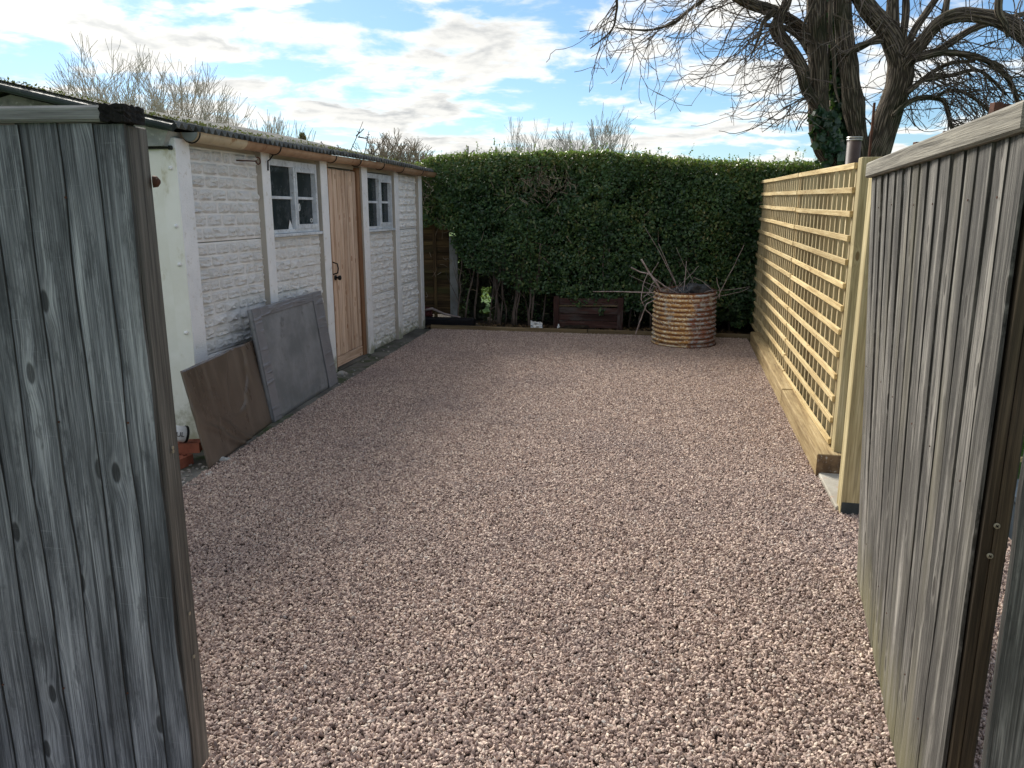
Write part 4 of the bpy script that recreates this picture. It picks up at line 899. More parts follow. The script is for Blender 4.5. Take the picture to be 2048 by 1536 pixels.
# ------------------------------------------------------------ hedge and back boundary
HO = Vector((-1.62, 10.98, 0)); HD = Vector((0.98, -0.20, 0)).normalized(); HNv = Vector((-0.20, -0.98, 0)).normalized(); HL = 6.3
hedge = thing('privet_hedge', 'tall clipped dark green privet hedge across the back', 'hedge', HO + HD * 3)
def ztop(u):   # along-hedge distance -> top height
    x = [0, 0.15, 0.4, 0.8, 1.5, 3.0, 3.6, 4.2, 5.0, 6.5]; z = [1.95, 2.12, 2.26, 2.31, 2.34, 2.33, 2.26, 2.20, 2.17, 2.16]
    return np.interp(u, x, z)
def zlow(u):
    x = [0, 0.75, 0.80, 1.2, 1.6, 2.0, 2.4, 3.0, 3.3, 4.2, 6.5]; z = [1.38, 1.30, 0.95, 0.80, 0.55, 0.45, 0.42, 0.34, 0.22, 0.12, 0.10]
    return np.interp(u, x, z)
def nz(P, s, seed=0.0): return np.array([noise.noise(Vector((p[0] * s + seed, p[1] * s, p[2] * s))) for p in P])
n = 190000
u = RNG.uniform(0, HL, n); z = RNG.uniform(0.03, 2.36, n); d = RNG.random(n) ** 1.3 * 0.95
g3 = np.stack([u, d * 0, z], 1); bumpy = nz(g3[:, :], 1.5) * 0.16 + nz(g3, 5.0, 7) * 0.07
zt = ztop(u) + nz(np.stack([u, u * 0, u * 0], 1), 4, 3) * 0.05
hole = nz(g3, 2.6, 20)
keep = (z < zt - np.where(d < 0.1, (0.1 - d) * 0.8, 0)) & ((z > zlow(u) + bumpy * 1.5) | ((d > 0.45) & ~((u > 0.92) & (u < 1.28) & (z < 0.62)) & (u > 0.85)))
keep &= ~((hole > 0.42) & (d < 0.12))
keep &= ~((((u - 2.02) / 0.42) ** 2 + ((z - 1.93) / 0.28) ** 2 < 1) & (RNG.random(n) < 0.62) & (d < 0.30))
keep &= ~((u < 2.2) & (z < 1.2) & (RNG.random(n) < 0.25) & (d < 0.5))
keep &= ~((u < 0.8) & (d > 0.3) & (z < 1.40))
u, z, d, bumpy = u[keep], z[keep], d[keep], bumpy[keep]; n = len(u)
P = np.array(HO)[None] + np.outer(u, HD) - np.outer(d + bumpy, HNv); P[:, 2] = z
Nn = np.array(HNv)[None] * RNG.uniform(0.2, 1.1, n)[:, None] + RNG.normal(size=(n, 3)) * 0.55 + np.array([0, 0, 0.55])[None]
lvv = np.clip(RNG.normal(0.42, 0.2, n) + nz(np.stack([u, d, z], 1), 2.2, 11) * 0.35 + np.clip((z - 1.95) / 0.4, 0, 1) * 0.25, 0, 1)  # leaf tone lifted towards the top, painting in the sunlight
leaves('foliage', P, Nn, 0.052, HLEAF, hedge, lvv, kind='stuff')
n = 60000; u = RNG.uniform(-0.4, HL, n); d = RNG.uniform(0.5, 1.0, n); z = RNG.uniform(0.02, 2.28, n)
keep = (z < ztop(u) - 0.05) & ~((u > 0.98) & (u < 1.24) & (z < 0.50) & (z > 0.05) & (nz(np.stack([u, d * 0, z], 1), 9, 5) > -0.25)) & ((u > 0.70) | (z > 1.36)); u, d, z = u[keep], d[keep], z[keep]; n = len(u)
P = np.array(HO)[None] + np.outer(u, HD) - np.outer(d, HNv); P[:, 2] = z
leaves('foliage', P, np.array(HNv)[None] + RNG.normal(size=(n, 3)) * 0.5, 0.12, DLEAF, hedge, kind='stuff')  # inner layer of darker leaves, the hedge's inside shade put into their colour
# top layer, its sunlight put into paler leaf colours, and stray shoots
n = 26000; u = RNG.uniform(0, HL, n); d = RNG.uniform(-0.02, 1.0, n); zt = ztop(u) + nz(np.stack([u, d, u * 0], 1), 4, 3) * 0.05 + nz(np.stack([u, d, u * 0], 1), 14, 30) * 0.035
z = zt - np.abs(RNG.normal(0, 0.05, n)); P = np.array(HO)[None] + np.outer(u, HD) - np.outer(d, HNv); P[:, 2] = z
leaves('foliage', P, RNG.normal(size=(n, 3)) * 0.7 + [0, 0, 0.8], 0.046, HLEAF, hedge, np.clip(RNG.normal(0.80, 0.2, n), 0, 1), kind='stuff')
mb = MB(); PL = []; rr = random.Random(12)
for k in range(340):
    u_ = rr.uniform(0.1, HL); d_ = rr.uniform(0, 0.9); b_ = HO + HD * u_ - HNv * d_ + ZU * (float(ztop(u_)) - 0.04); L = rr.uniform(0.05, 0.15) * (1.7 if rr.random() < 0.08 else 1)
    tdir = Vector((rr.uniform(-.35, .35), rr.uniform(-.3, .3), 1)); mb.tube([b_, b_ + tdir * L], [0.0025, 0.0012], 3)
    for j in range(int(L / 0.02)):
        PL.append(b_ + tdir * (0.02 * j + 0.02) + Vector((rr.uniform(-.014, .014), rr.uniform(-.014, .014), 0)))
mb.build('shoot', TWIG, hedge); PL = np.array([tuple(p) for p in PL])
leaves('shoot_leaf', PL, RNG.normal(size=(len(PL), 3)) + [0, 0, 0.4], 0.036, HLEAF, hedge, np.clip(RNG.normal(0.7, 0.2, len(PL)), 0, 1), kind='stuff')
# bare twiggy patch and inner twigs
mb = MB(); rr = random.Random(8)
for k in range(560):
    if k < 190: c_ = HO + HD * (2.02 + rr.gauss(0, 0.24)) - HNv * rr.uniform(0.0, 0.16) + ZU * (1.92 + rr.gauss(0, 0.15))
    elif k < 260: c_ = HO + HD * (0.35 + rr.gauss(0, 0.16)) - HNv * rr.uniform(0.0, 0.12) + ZU * (1.72 + rr.gauss(0, 0.2))
    else: c_ = HO + HD * rr.uniform(0.1, HL) - HNv * rr.uniform(0.02, 0.4) + ZU * rr.uniform(0.15, 2.1)
    dv = Vector((rr.gauss(0, .6), rr.gauss(0, .3), rr.gauss(0.6, .6))).normalized(); L = rr.uniform(0.06, 0.2); m_ = c_ + dv * L * .5 + Vector((rr.gauss(0, .015), 0, rr.gauss(0, .015)))
    mb.tube([c_, m_, c_ + dv * L], [0.0035, 0.003, 0.0015], 3)
tag(mb.build('bare_twig', TWIGP, hedge), kind='stuff')
rr = random.Random(31)
def stem(u_, d_, top, r, lean=0.2, mat=TWIG):
    b_ = HO + HD * u_ - HNv * d_; pts = [b_ - ZU * 0.03]; dx = rr.uniform(-lean, lean); dy = rr.uniform(-0.1, 0.15); nn = 6
    for j in range(1, nn + 1):
        v = j / nn; pts.append(b_ + HD * (dx * v + rr.uniform(-.02, .02)) - HNv * (dy * v) + ZU * (top * v))
    mb = MB(); mb.tube(pts, [r * (1 - 0.5 * j / nn) for j in range(nn + 1)], 6)
    for q in range(3):
        j = rr.randint(2, 5); dv = Vector((rr.uniform(-.5, .5), rr.uniform(-.3, .1), 0.9)).normalized(); L = rr.uniform(.2, .5); mb.tube([pts[j], pts[j] + dv * L * .5 + Vector((rr.uniform(-.02, .02), 0, 0)), pts[j] + dv * L], [r * .45, r * .35, r * .15], 4)
    mb.build('stem', mat, hedge, True)
for u_ in (0.86, 0.93, 1.02, 1.30, 1.36, 1.45, 1.52, 1.62, 1.68, 1.82, 1.90, 2.05, 2.2, 2.35, 2.62, 2.9, 3.25, 3.4, 3.55, 3.75, 4.0, 4.3, 4.6): stem(u_, rr.uniform(0.08, 0.4), rr.uniform(0.9, 1.4), rr.uniform(0.008, 0.017))
stem(1.66, 0.12, 1.1, 0.025, 0.25, TWIG); stem(1.42, 0.2, 1.1, 0.03, 0.3, TWIG); stem(1.88, 0.1, 1.0, 0.02, 0.15, TWIG)

yb = thing('sunlit_bush', 'sunlit yellow green bush glimpsed through the gap under the hedge', 'bush', (-1.0, 13.6, 0))
mb = MB(); mb.tube([(-1.0, 13.6, -.04), (-1.0, 13.6, 0.5)], [0.03, 0.02], 6); mb.build('trunk', BARK, yb)
n = 5000; P = RNG.normal(size=(n, 3)) * [0.5, 0.25, 0.35] + [-0.85, 13.6, 0.5]; P = P[P[:, 2] > 0.02]; n = len(P)
YL = leafmat('yellow_green_leaf', [(0.10, 0.14, 0.03), (0.22, 0.26, 0.06), (0.34, 0.36, 0.12)], 0.5, 0.35)
leaves('foliage', P, RNG.normal(size=(n, 3)), 0.07, YL, yb, kind='stuff')
# overlap fence panel and concrete post at the left of the hedge
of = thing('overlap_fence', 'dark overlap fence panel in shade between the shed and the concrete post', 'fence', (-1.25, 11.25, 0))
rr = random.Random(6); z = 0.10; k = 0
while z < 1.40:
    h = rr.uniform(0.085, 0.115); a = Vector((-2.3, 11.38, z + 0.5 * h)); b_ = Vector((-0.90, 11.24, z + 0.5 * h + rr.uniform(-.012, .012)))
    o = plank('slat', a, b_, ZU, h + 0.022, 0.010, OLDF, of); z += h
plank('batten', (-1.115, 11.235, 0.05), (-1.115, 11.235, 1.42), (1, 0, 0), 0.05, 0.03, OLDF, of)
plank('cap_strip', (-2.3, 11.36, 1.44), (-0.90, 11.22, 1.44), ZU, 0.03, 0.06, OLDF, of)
me = boxmesh(0.115, 0.10, 1.25, 0.006, 'concrete_post'); tag(mesh_obj('concrete_post', me, CPOST, None, Matrix.Translation((-0.835, 11.16, 0.60))), 'grey concrete fence post at the left foot of the hedge', 'post')
q0, q1 = Vector((-1.30, 10.80, 0.06)), Vector((-0.52, 10.66, 0.06))
tag(plank('black_baulk', q0, q1, ZU, 0.11, 0.16, BLACKT, None, 0.02), 'black timber baulk lying by the far shed corner', 'timber')
mb = MB(); mb.tube([(-1.28, 10.8, 0.20), (-1.12, 10.76, 0.24), (-0.95, 10.72, 0.17), (-0.72, 10.7, 0.125)], [0.02, 0.018, 0.016, 0.01], 7); tag(mb.build('dead_branch', CUTB, None, True), 'dead brown branch lying on the black baulk by the fence', 'branch')
lump('dark_cloth', 'crumpled dark red cloth heap beside the far shed corner', 'cloth', Vector((-1.24, 10.86, 0.17)), 0.09, mottled('dark_red_cloth', (0.05, 0.012, 0.012), (0.10, 0.03, 0.03), (0.16, 0.12, 0.12), 12, 0.9, 0.6, 30, 0.01), (1.3, 1, .7), 3, 0.7)
# back edging boards
for (x0, y0, x1, y1, lab) in ((-1.10, 10.36, 0.98, 9.945, 'left timber edging board along the back of the gravel'), (0.99, 9.943, 2.98, 9.545, 'right timber edging board along the back of the gravel behind the tank')):
    tag(plank('edging_board', (x0, y0, 0.02), (x1, y1, 0.02), ZU, 0.10, 0.024, KERB, None, 0.003), lab, 'edging', 'edging boards at the back')
# red-brown wooden crate side
cr = thing('old_crate', 'old wooden crate panel with peeling dark red paint under the hedge', 'crate', (1.07, 10.38, 0))
cl0, cl1 = Vector((0.63, 10.52, 0)), Vector((1.50, 10.33, 0)); cdd = (cl1 - cl0).normalized(); cnn = Vector((cdd.y, -cdd.x, 0))
for k in range(4): plank('crate_board', cl0 + ZU * (0.065 + 0.095 * k + (0.02 if k == 3 else 0)), cl1 + ZU * (0.065 + 0.095 * k + (0.03 if k == 3 else 0)), ZU, 0.09, 0.015, REDP, cr)
for q in (cl0 - cdd * 0.02, cl1 - cdd * 0.04): plank('crate_upright', q + cnn * 0.022, q + cnn * 0.022 + ZU * 0.44, cdd, 0.075, 0.03, REDP, cr)
plank('crate_lip', cl0 + cnn * 0.02 + ZU * 0.312, cl1 + cnn * 0.02 + ZU * 0.332, ZU, 0.014, 0.02, KERB, cr)
# crumpled white sheet and white bottle
mb = MB(); nn = 9
for k in range(nn):
    for i in range(nn): mb.v.append(Vector((0.25 + 0.16 * i / 8, 10.33 + 0.05 * noise.noise(Vector((i * .5, k * .5, 0))), 0.015 + 0.115 * k / 8 * (1 - 0.25 * (i / 8)) + 0.012 * noise.noise(Vector((i * .7, k * .7, 5))))))
for k in range(nn - 1):
    for i in range(nn - 1): a_ = k * nn + i; mb.f.append((a_, a_ + 1, a_ + nn + 1, a_ + nn))
tag(mb.build('plastic_sheet', WPLAS), 'crumpled white plastic sheet at the foot of the hedge', 'plastic sheet')
mb = MB(); q = gnd(1117, 659); mb.tube([q, q + ZU * 0.045, q + ZU * 0.058, q + ZU * 0.075], [0.02, 0.02, 0.009, 0.009], 10); tag(mb.build('small_bottle', WPLAS, None, True), 'tiny white bottle standing beside the red crate', 'bottle')
lump('brown_clod', 'low brown heap of soil and leaves at the foot of the crate', 'soil heap', Vector((0.85, 10.28, 0.02)), 0.10, SOIL, (2.6, .8, .5), 12, 0.6)
# fallen leaves under the hedge
n = 2600; P = np.stack([RNG.uniform(-1.2, 3.0, n), np.zeros(n), np.zeros(n)], 1); P[:, 1] = 10.36 - (P[:, 0] + 1.1) * 0.204 + RNG.uniform(0.03, 0.7, n); P[:, 2] = RNG.uniform(-0.005, 0.02, n)
LIT = leafmat('dead_leaf', [(0.05, 0.03, 0.015), (0.11, 0.07, 0.035), (0.17, 0.11, 0.055)], 0.8, 0.05)
tag(leaves('leaf_litter', P, RNG.normal(size=(n, 3)) * 0.5 + [0, 0, 1], 0.045, LIT, None), 'brown leaf litter on the soil under the hedge', 'leaves', kind='stuff')

# ------------------------------------------------------------ corrugated tank with cuttings
TC = Vector((2.075, 9.21, 0)); TR = 0.372; TH = 0.645
tank = thing('corrugated_tank', 'rusty corrugated round metal tank with flaking cream and orange paint', 'tank', TC)
NC = 12; rows = NC * 8; seg = 112; v = []; f = []; lv = []
for k in range(rows + 1):
    ph = k / 8 * 2 * math.pi; z = 0.012 + TH * k / rows
    c_ = 0.5 - 0.5 * math.cos(ph)
    for j in range(seg):
        th = 2 * math.pi * j / seg; dent = 0.006 * noise.noise(Vector((math.cos(th) * 2, math.sin(th) * 2, z * 4)))
        r_ = TR + 0.023 * c_ - 0.011 + dent - 0.012 * (z / TH); v.append((r_ * math.cos(th), r_ * math.sin(th) * 1.0, z)); lv.append(c_)
for k in range(rows):
    for j in range(seg): a_ = k * seg + j; b_ = k * seg + (j + 1) % seg; f.append((a_, b_, b_ + seg, a_ + seg))
me = bpy.data.meshes.new('tank_wall'); me.from_pydata(v, [], f); me.polygons.foreach_set('use_smooth', [True] * len(f))
at_ = me.attributes.new('lv', 'FLOAT', 'POINT'); at_.data.foreach_set('value', lv)
tilt = Matrix.Rotation(R(-1.0), 4, 'Y') @ Matrix.Rotation(R(1.2), 4, 'X')
ow = mesh_obj('tank_wall', me, TANK, tank, Matrix.Translation(TC) @ tilt); sd_ = ow.modifiers.new('thick', 'SOLIDIFY'); sd_.thickness = 0.004
mb = MB(); mb.tube([TC + tilt @ Vector(((TR - 0.018) * math.cos(t_), (TR - 0.018) * math.sin(t_), TH + 0.014)) for t_ in [2 * math.pi * j / 60 for j in range(61)]], 0.007, 6, cap=False); mb.build('rim', RUSTR, tank, True)
mb = MB(); mb.tube([TC + Vector(((TR + 0.004) * math.cos(t_), (TR + 0.004) * math.sin(t_), 0.02)) for t_ in [2 * math.pi * j / 60 for j in range(61)]], 0.014, 6, cap=False); mb.build('base_flange', RUSTR, tank, True)
# contents
mb = MB()
for j in range(25): th = 2 * math.pi * j / 24; mb.v.append(TC + Vector((0.34 * math.cos(th), 0.34 * math.sin(th), 0.52)))
mb.f.append(tuple(range(24))); mb.v = mb.v[:24]; tag(mb.build('tank_rubbish', SOIL), 'dark soil and rubbish filling the corrugated tank', 'soil', kind='stuff')
lump('black_bag', 'black plastic bag bulging out of the right side of the tank', 'bag', TC + Vector((0.11, -0.02, 0.62)), 0.15, BAG, (1.35, 1.0, .72), 21, 0.45, 4)
lump('black_bag', 'smaller grey black bag behind the bulging one in the tank', 'bag', TC + Vector((-0.02, 0.16, 0.60)), 0.12, BAG, (1.0, 0.9, .7), 33, 0.45, 4)
BR = [
 ('thickest grey branch with a cut tip leaning left out of the tank', [(1283, 519), (1298, 545), (1312, 565), (1325, 587), (1345, 610)], 9.05, [0.012, 0.014, 0.016, 0.017, 0.018]),
 ('knobbly grey branch pointing left from the fork on the tank edge', [(1262, 535), (1278, 543), (1297, 548), (1330, 573), (1375, 597), (1385, 604)], 9.1, [0.009, 0.010, 0.011, 0.011, 0.012, 0.012]),
 ('long straight brown branch sticking out horizontally to the left of the tank', [(1186, 583), (1215, 583), (1260, 584), (1325, 586), (1360, 600)], 9.15, [0.007, 0.008, 0.009, 0.010, 0.010]),
 ('thin whippy branch arching down the left side and across the tank front', [(1296, 545), (1286, 570), (1282, 598), (1292, 620), (1310, 637), (1328, 650), (1342, 660)], 8.80, [0.004, 0.005, 0.005, 0.005, 0.005, 0.005, 0.004]),
 ('stick leaning from the gravel up to the left rim of the tank', [(1270, 671), (1283, 635), (1293, 608), (1325, 590), (1340, 588)], 8.9, [0.009, 0.009, 0.008, 0.006, 0.005]),
 ('tallest thin shoot rising left out of the tank', [(1290, 455), (1318, 502), (1340, 545), (1352, 570), (1358, 600)], 9.3, [0.003, 0.004, 0.005, 0.006, 0.006]),
 ('thin straight shoot next to the tallest shoot in the tank', [(1317, 487), (1335, 530), (1350, 562), (1357, 592)], 9.25, [0.003, 0.004, 0.005, 0.005]),
 ('stout short upright stick in the middle of the tank', [(1373, 522), (1371, 550), (1368, 575), (1366, 600)], 9.2, [0.005, 0.007, 0.008, 0.008]),
 ('long thin shoot leaning far right towards the trellis', [(1488, 490), (1470, 528), (1452, 562), (1440, 585), (1432, 600)], 9.1, [0.003, 0.004, 0.005, 0.006, 0.006]),
 ('short pale forked stick at the right rim of the tank', [(1433, 555), (1436, 570), (1440, 582), (1438, 598)], 9.0, [0.004, 0.005, 0.006, 0.006]),
 ('nearly level thin branch reaching right from the tank to the trellis', [(1500, 573), (1465, 579), (1420, 581), (1390, 592)], 9.1, [0.003, 0.004, 0.005, 0.005]),
 ('bent thin twig arching over the black bag in the tank', [(1388, 555), (1405, 563), (1425, 580), (1438, 592)], 9.15, [0.004, 0.004, 0.005, 0.005]),
 ('thin brown twig crossing low at the left above the crate', [(1258, 550), (1280, 560), (1310, 573), (1360, 590)], 9.2, [0.003, 0.004, 0.004, 0.004]),
 ('short forked twig rising from the thickest branch', [(1317, 524), (1306, 542), (1300, 552)], 9.05, [0.003, 0.004, 0.005]),
 ('hooked small twig hanging from the thickest branch', [(1314, 560), (1304, 568), (1299, 580)], 9.02, [0.007, 0.005, 0.005]),
 ('thin diagonal twig crossing right in the middle of the tank', [(1397, 532), (1383, 548), (1366, 565), (1352, 580)], 9.25, [0.003, 0.004, 0.004, 0.005]),
 ('dark thin twig leaning left behind the upright stick', [(1352, 495), (1368, 530), (1380, 550), (1390, 575)], 9.3, [0.002, 0.003, 0.004, 0.004]),
 ('low twig sagging right from the tank rim to the sleeper', [(1500, 575), (1480, 584), (1452, 590), (1425, 595)], 9.0, [0.002, 0.003, 0.004, 0.004]),
 ('twig slanting down left below the long horizontal branch', [(1281, 607), (1300, 596), (1320, 585)], 9.1, [0.003, 0.004, 0.005])]
for lab, pts, Y, rad in BR:
    mb = MB(); P3 = [at(px, py, Y + 0.03 * math.sin(i * 2.1)) for i, (px, py) in enumerate(pts)]
    dense = []; rd = []
    for i in range(len(P3) - 1):
        for q in range(3):
            t_ = q / 3; dense.append(P3[i].lerp(P3[i + 1], t_) + Vector((noise.noise(P3[i] * 9 + Vector((q, 0, 0))), 0, noise.noise(P3[i] * 9 + Vector((0, q, 0))))) * 0.006 * (q > 0)); rd.append(rad[i] * (1 - t_) + rad[i + 1] * t_)
    dense.append(P3[-1]); rd.append(rad[-1]); mb.tube(dense, [r_ * 0.78 for r_ in rd], 6)
    tag(mb.build('pruned_branch', CUTB, None, True), lab, 'branch', 'pruned branches thrown in the tank')
mb = MB(); rr = random.Random(17)
for k in range(90):
    a_ = TC + Vector((rr.gauss(-0.10, 0.12), rr.gauss(0, 0.12), 0.56)); dv = Vector((rr.gauss(0, .8), rr.gauss(0, .5), rr.uniform(0.1, 1.0))).normalized(); L = rr.uniform(0.1, 0.26)
    mb.tube([a_, a_ + dv * L * .6 + Vector((rr.gauss(0, .02), 0, rr.gauss(0, .02))), a_ + dv * L], [0.003, 0.0025, 0.0015], 3)
tag(mb.build('twig_heap', CUTB), 'tangled heap of fine brown twigs in the tank', 'twigs', kind='stuff')

# ------------------------------------------------------------ dark shrubs behind the trellis
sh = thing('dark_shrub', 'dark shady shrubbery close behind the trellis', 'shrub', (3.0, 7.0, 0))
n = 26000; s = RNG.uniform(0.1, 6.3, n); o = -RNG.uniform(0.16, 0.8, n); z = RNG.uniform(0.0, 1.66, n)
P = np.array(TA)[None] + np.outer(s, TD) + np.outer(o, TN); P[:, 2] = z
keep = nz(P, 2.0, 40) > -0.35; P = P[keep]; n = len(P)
leaves('foliage', P, RNG.normal(size=(n, 3)), 0.06, DLEAF, sh, kind='stuff')  # dark leaf colour in place of shade keeps the trellis gaps dark

# ------------------------------------------------------------ big bare tree
def limb(mb, pts, rads, Y, n=12, wob=0.02, dens=6, rough=0.12):
    P3 = []
    for i, p in enumerate(pts):
        yy = Y[i] if hasattr(Y, '__len__') else Y
        P3.append(at(p[0], p[1], yy))
    # Catmull-Rom
    out_, rd = [], []
    for i in range(len(P3) - 1):
        p0_, p1_, p2_, p3_ = P3[max(i - 1, 0)], P3[i], P3[i + 1], P3[min(i + 2, len(P3) - 1)]
        for q in range(dens):
            t_ = q / dens; t2, t3 = t_ * t_, t_ ** 3
            out_.append(0.5 * ((2 * p1_) + (p2_ - p0_) * t_ + (2 * p0_ - 5 * p1_ + 4 * p2_ - p3_) * t2 + (3 * p1_ - p0_ - 3 * p2_ + p3_) * t3)); rd.append(rads[i] * (1 - t_) + rads[i + 1] * t_)
    out_.append(P3[-1]); rd.append(rads[-1])
    sc_ = 1.0 / FPX
    rd = [r_ * sc_ * out_[i].y for i, r_ in enumerate(rd)]
    for i, p in enumerate(out_):
        out_[i] = p + Vector((noise.noise(p * 3), noise.noise(p * 3 + Vector((5, 0, 0))), 0)) * wob
    mb.tube(out_, rd, n, attr=rough); return out_, rd
def twig(mb, p, d, L, r, depth, rr, droop=0.5, n=3, seglen=0.07):
    """crooked twig that sags, then curls upward at its tip, with side shoots"""
    d = d.normalized(); k = max(3, int(L / seglen)); pts = [p.copy()]; rad = [r]; q = p.copy(); st = L / k
    curl = Vector((rr.uniform(-.8, .8), rr.uniform(-.5, .5), 0))
    for i in range(k):
        v = i / k; g = -droop if v < 0.55 else droop * 1.3
        d = (d + Vector((rr.gauss(0, .16), rr.gauss(0, .16), g * 0.22 + rr.gauss(0, .12))) + curl * 0.12).normalized()
        q = q + d * st
        if q.z < 2.38 and q.y < 10: break
        pts.append(q.copy()); rad.append(max(0.0026, r * (1 - 0.6 * (i + 1) / k)) * (1.0 if rr.random() < 0.75 else 1.35))
        if depth > 0 and i > 0 and rr.random() < 0.34:
            sd = (d + Vector((rr.gauss(0, .8), rr.gauss(0, .8), rr.gauss(0, .6)))).normalized()
            twig(mb, q, sd, L * rr.uniform(0.28, 0.55), max(0.003, rad[-1] * 0.7), depth - 1, rr, droop, n, seglen)
    if len(pts) > 1: mb.tube(pts, rad, n, cap=False)
tree = thing('bare_tree', 'big leafless multi-stemmed tree with drooping branches behind the trellis', 'tree', at(1710, 330, 8.6) * Vector((1, 1, 0)) if False else (at(1710, 330, 8.6).x, 8.6, 0))
mb = MB(); LB = []
def LM(pts, rads, Y, **k): o_ = limb(mb, pts, rads, Y, **k); LB.append(o_); return o_
LM([(1690, 640), (1690, 480), (1685, 360), (1664, 318), (1642, 275), (1638, 200), (1636, 110), (1632, 20), (1628, -120), (1620, -300)], [36, 33, 26, 21, 20, 19, 18, 18, 15, 11], 8.6, n=16)
LM([(1700, 640), (1695, 400), (1688, 325), (1680, 250), (1672, 150), (1662, 40), (1655, -120)], [30, 26, 22, 17, 15, 13, 9], 8.75, n=14)
LM([(1650, 240), (1640, 215), (1612, 178), (1605, 140), (1575, 92), (1553, 62), (1560, 28), (1574, 0), (1584, -70), (1600, -200)], [8, 12, 10, 12, 11, 13, 9, 8, 7, 4], 8.55, n=12)
LM([(1655, 130), (1630, 80), (1590, 45), (1545, 22), (1490, 2), (1430, -40), (1350, -110)], [9, 10, 10, 10, 11, 8, 5], [8.7, 8.7, 8.8, 8.6, 8.3, 8.0, 7.7], n=12)
LM([(1620, 110), (1600, 75), (1570, 55), (1530, 50)], [6, 6, 5, 4], 8.8, n=8)
LM([(1548, 22), (1525, 45), (1517, 75), (1500, 120)], [6, 4, 3, 1], 8.4, n=6)
LM([(1722, 640), (1722, 380), (1722, 320), (1715, 270), (1706, 215), (1700, 165), (1690, 90), (1684, 0), (1690, -140)], [26, 22, 17, 16, 20, 17, 17, 16, 10], 8.5, n=14)
LM([(1735, 640), (1738, 400), (1745, 325), (1764, 265), (1785, 205), (1800, 150), (1796, 115), (1772, 62), (1738, 18), (1705, -25), (1660, -90)], [36, 32, 26, 24, 23, 24, 21, 19, 17, 14, 10], 8.5, n=16)
LM([(1798, 150), (1818, 118), (1850, 80), (1880, 45), (1915, 30), (1965, 32), (2010, 45), (2060, 80), (2120, 130)], [15, 13, 12, 12, 13, 13, 15, 14, 11], [8.5, 8.4, 8.3, 8.2, 8.1, 8.0, 7.9, 7.8, 7.7], n=14)
LM([(1792, 120), (1785, 70), (1786, 20), (1790, -60)], [13, 12, 11, 8], 8.5, n=10)
LM([(1800, 110), (1806, 60), (1812, 10), (1815, -60)], [8, 7, 7, 5], 8.45, n=8)
LM([(1806, 110), (1828, 62), (1855, 22), (1885, -20)], [8, 7, 7, 5], 8.4, n=8)
LM([(1880, 55), (1890, 20), (1900, -30)], [7, 6, 5], 8.3, n=8)
LM([(1830, 118), (1870, 104), (1910, 80), (1960, 52), (2060, 25)], [8, 7, 7, 6, 4], 8.3, n=8)
LM([(1840, 116), (1885, 106), (1935, 110), (1985, 128), (2018, 158), (2034, 198), (2036, 240)], [7, 6, 6, 5, 5, 4, 3], 8.0, n=8)
LM([(1700, 105), (1725, 92), (1755, 75)], [5, 6, 6], 8.5, n=8)
LM([(1660, 75), (1690, 108), (1720, 90), (1765, 82)], [3, 5, 5, 4], 8.3, n=6)
LM([(1788, 232), (1825, 200), (1868, 196), (1892, 210), (1903, 258)], [5, 5, 5, 4, 3], 8.3, n=7)
LM([(1812, 185), (1845, 160), (1895, 128), (1950, 122)], [6, 5, 4, 3], 8.3, n=7)
LM([(1850, 160), (1905, 150), (1960, 142), (2010, 190)], [4, 4, 3, 2], 8.2, n=6)
LM([(1870, 196), (1905, 180), (1960, 205), (2000, 250)], [4, 3, 3, 2], 8.2, n=6)
LM([(2000, -30), (1995, 20), (2012, 50), (2018, 75)], [7, 7, 6, 3], 7.3, n=8)
LM([(1640, -20), (1610, 40), (1606, 80), (1608, 100)], [4, 3, 3, 2], 8.2, n=6)
LM([(1660, -30), (1662, 40), (1668, 110), (1672, 175), (1678, 205)], [4, 4, 4, 3, 2], 8.1, n=6)
# outer branches arching left above the frame
LM([(1580, -60), (1500, -60), (1400, -40), (1320, -20), (1240, -12), (1232, 20), (1222, 60), (1180, 97)], [8, 7, 5, 4, 3, 2.2, 1.8, 1.0], [8.3, 8.1, 7.8, 7.5, 7.3, 7.3, 7.3, 7.3], n=6)
LM([(1500, -30), (1440, -20), (1380, 20), (1350, 45), (1300, 60), (1232, 55)], [5, 4, 3, 2.5, 2, 1.0], 7.9, n=6)
mb.build('trunk', BARK, tree, True)
mb = MB(); rr = random.Random(77)
def along(idx, f0, f1):
    P_, Rr = LB[idx]; i = int((f0 + (f1 - f0) * rr.random()) * (len(P_) - 1)); return P_[i], Rr[i]
SRC = [(0, .35, .8, 50, -1, 0.95), (2, .05, .9, 95, -1, 0.95), (3, .15, .95, 34, -1, 1.0), (4, .2, 1, 10, -1, .6), (5, .2, 1, 14, -1, .6), (6, .3, .9, 22, 1, .9), (7, .3, .8, 50, 1, 1.0),
       (8, .1, 1, 50, 1, 1.2), (9, .1, .9, 14, 0, .8), (11, .1, .9, 20, 1, .8), (13, .1, 1, 40, 1, 1.0), (14, .1, 1, 75, 1, 1.0), (17, .2, 1, 40, 1, .9), (18, .1, 1, 40, 1, .9), (19, 0, 1, 34, 1, .8), (20, 0, 1, 34, 1, .8), (23, 0, 1, 10, 0, .4)]
for idx, f0, f1, cnt, side, L in SRC:
    for k in range(int(cnt * (0.42 if side > 0 else 0.5))):
        p, r_ = along(idx, f0, f1)
        if p.z < 2.0: continue
        sx_ = side * rr.uniform(0.2, 1.0) if side else rr.uniform(-1, 1)
        twig(mb, p, Vector((sx_, rr.uniform(-0.9, 0.8), rr.uniform(-0.4, 0.5))), L * rr.uniform(0.5, 1.15), rr.uniform(0.005, 0.009), 2 if rr.random() < 0.4 else 1, rr, rr.uniform(0.3, 0.8))
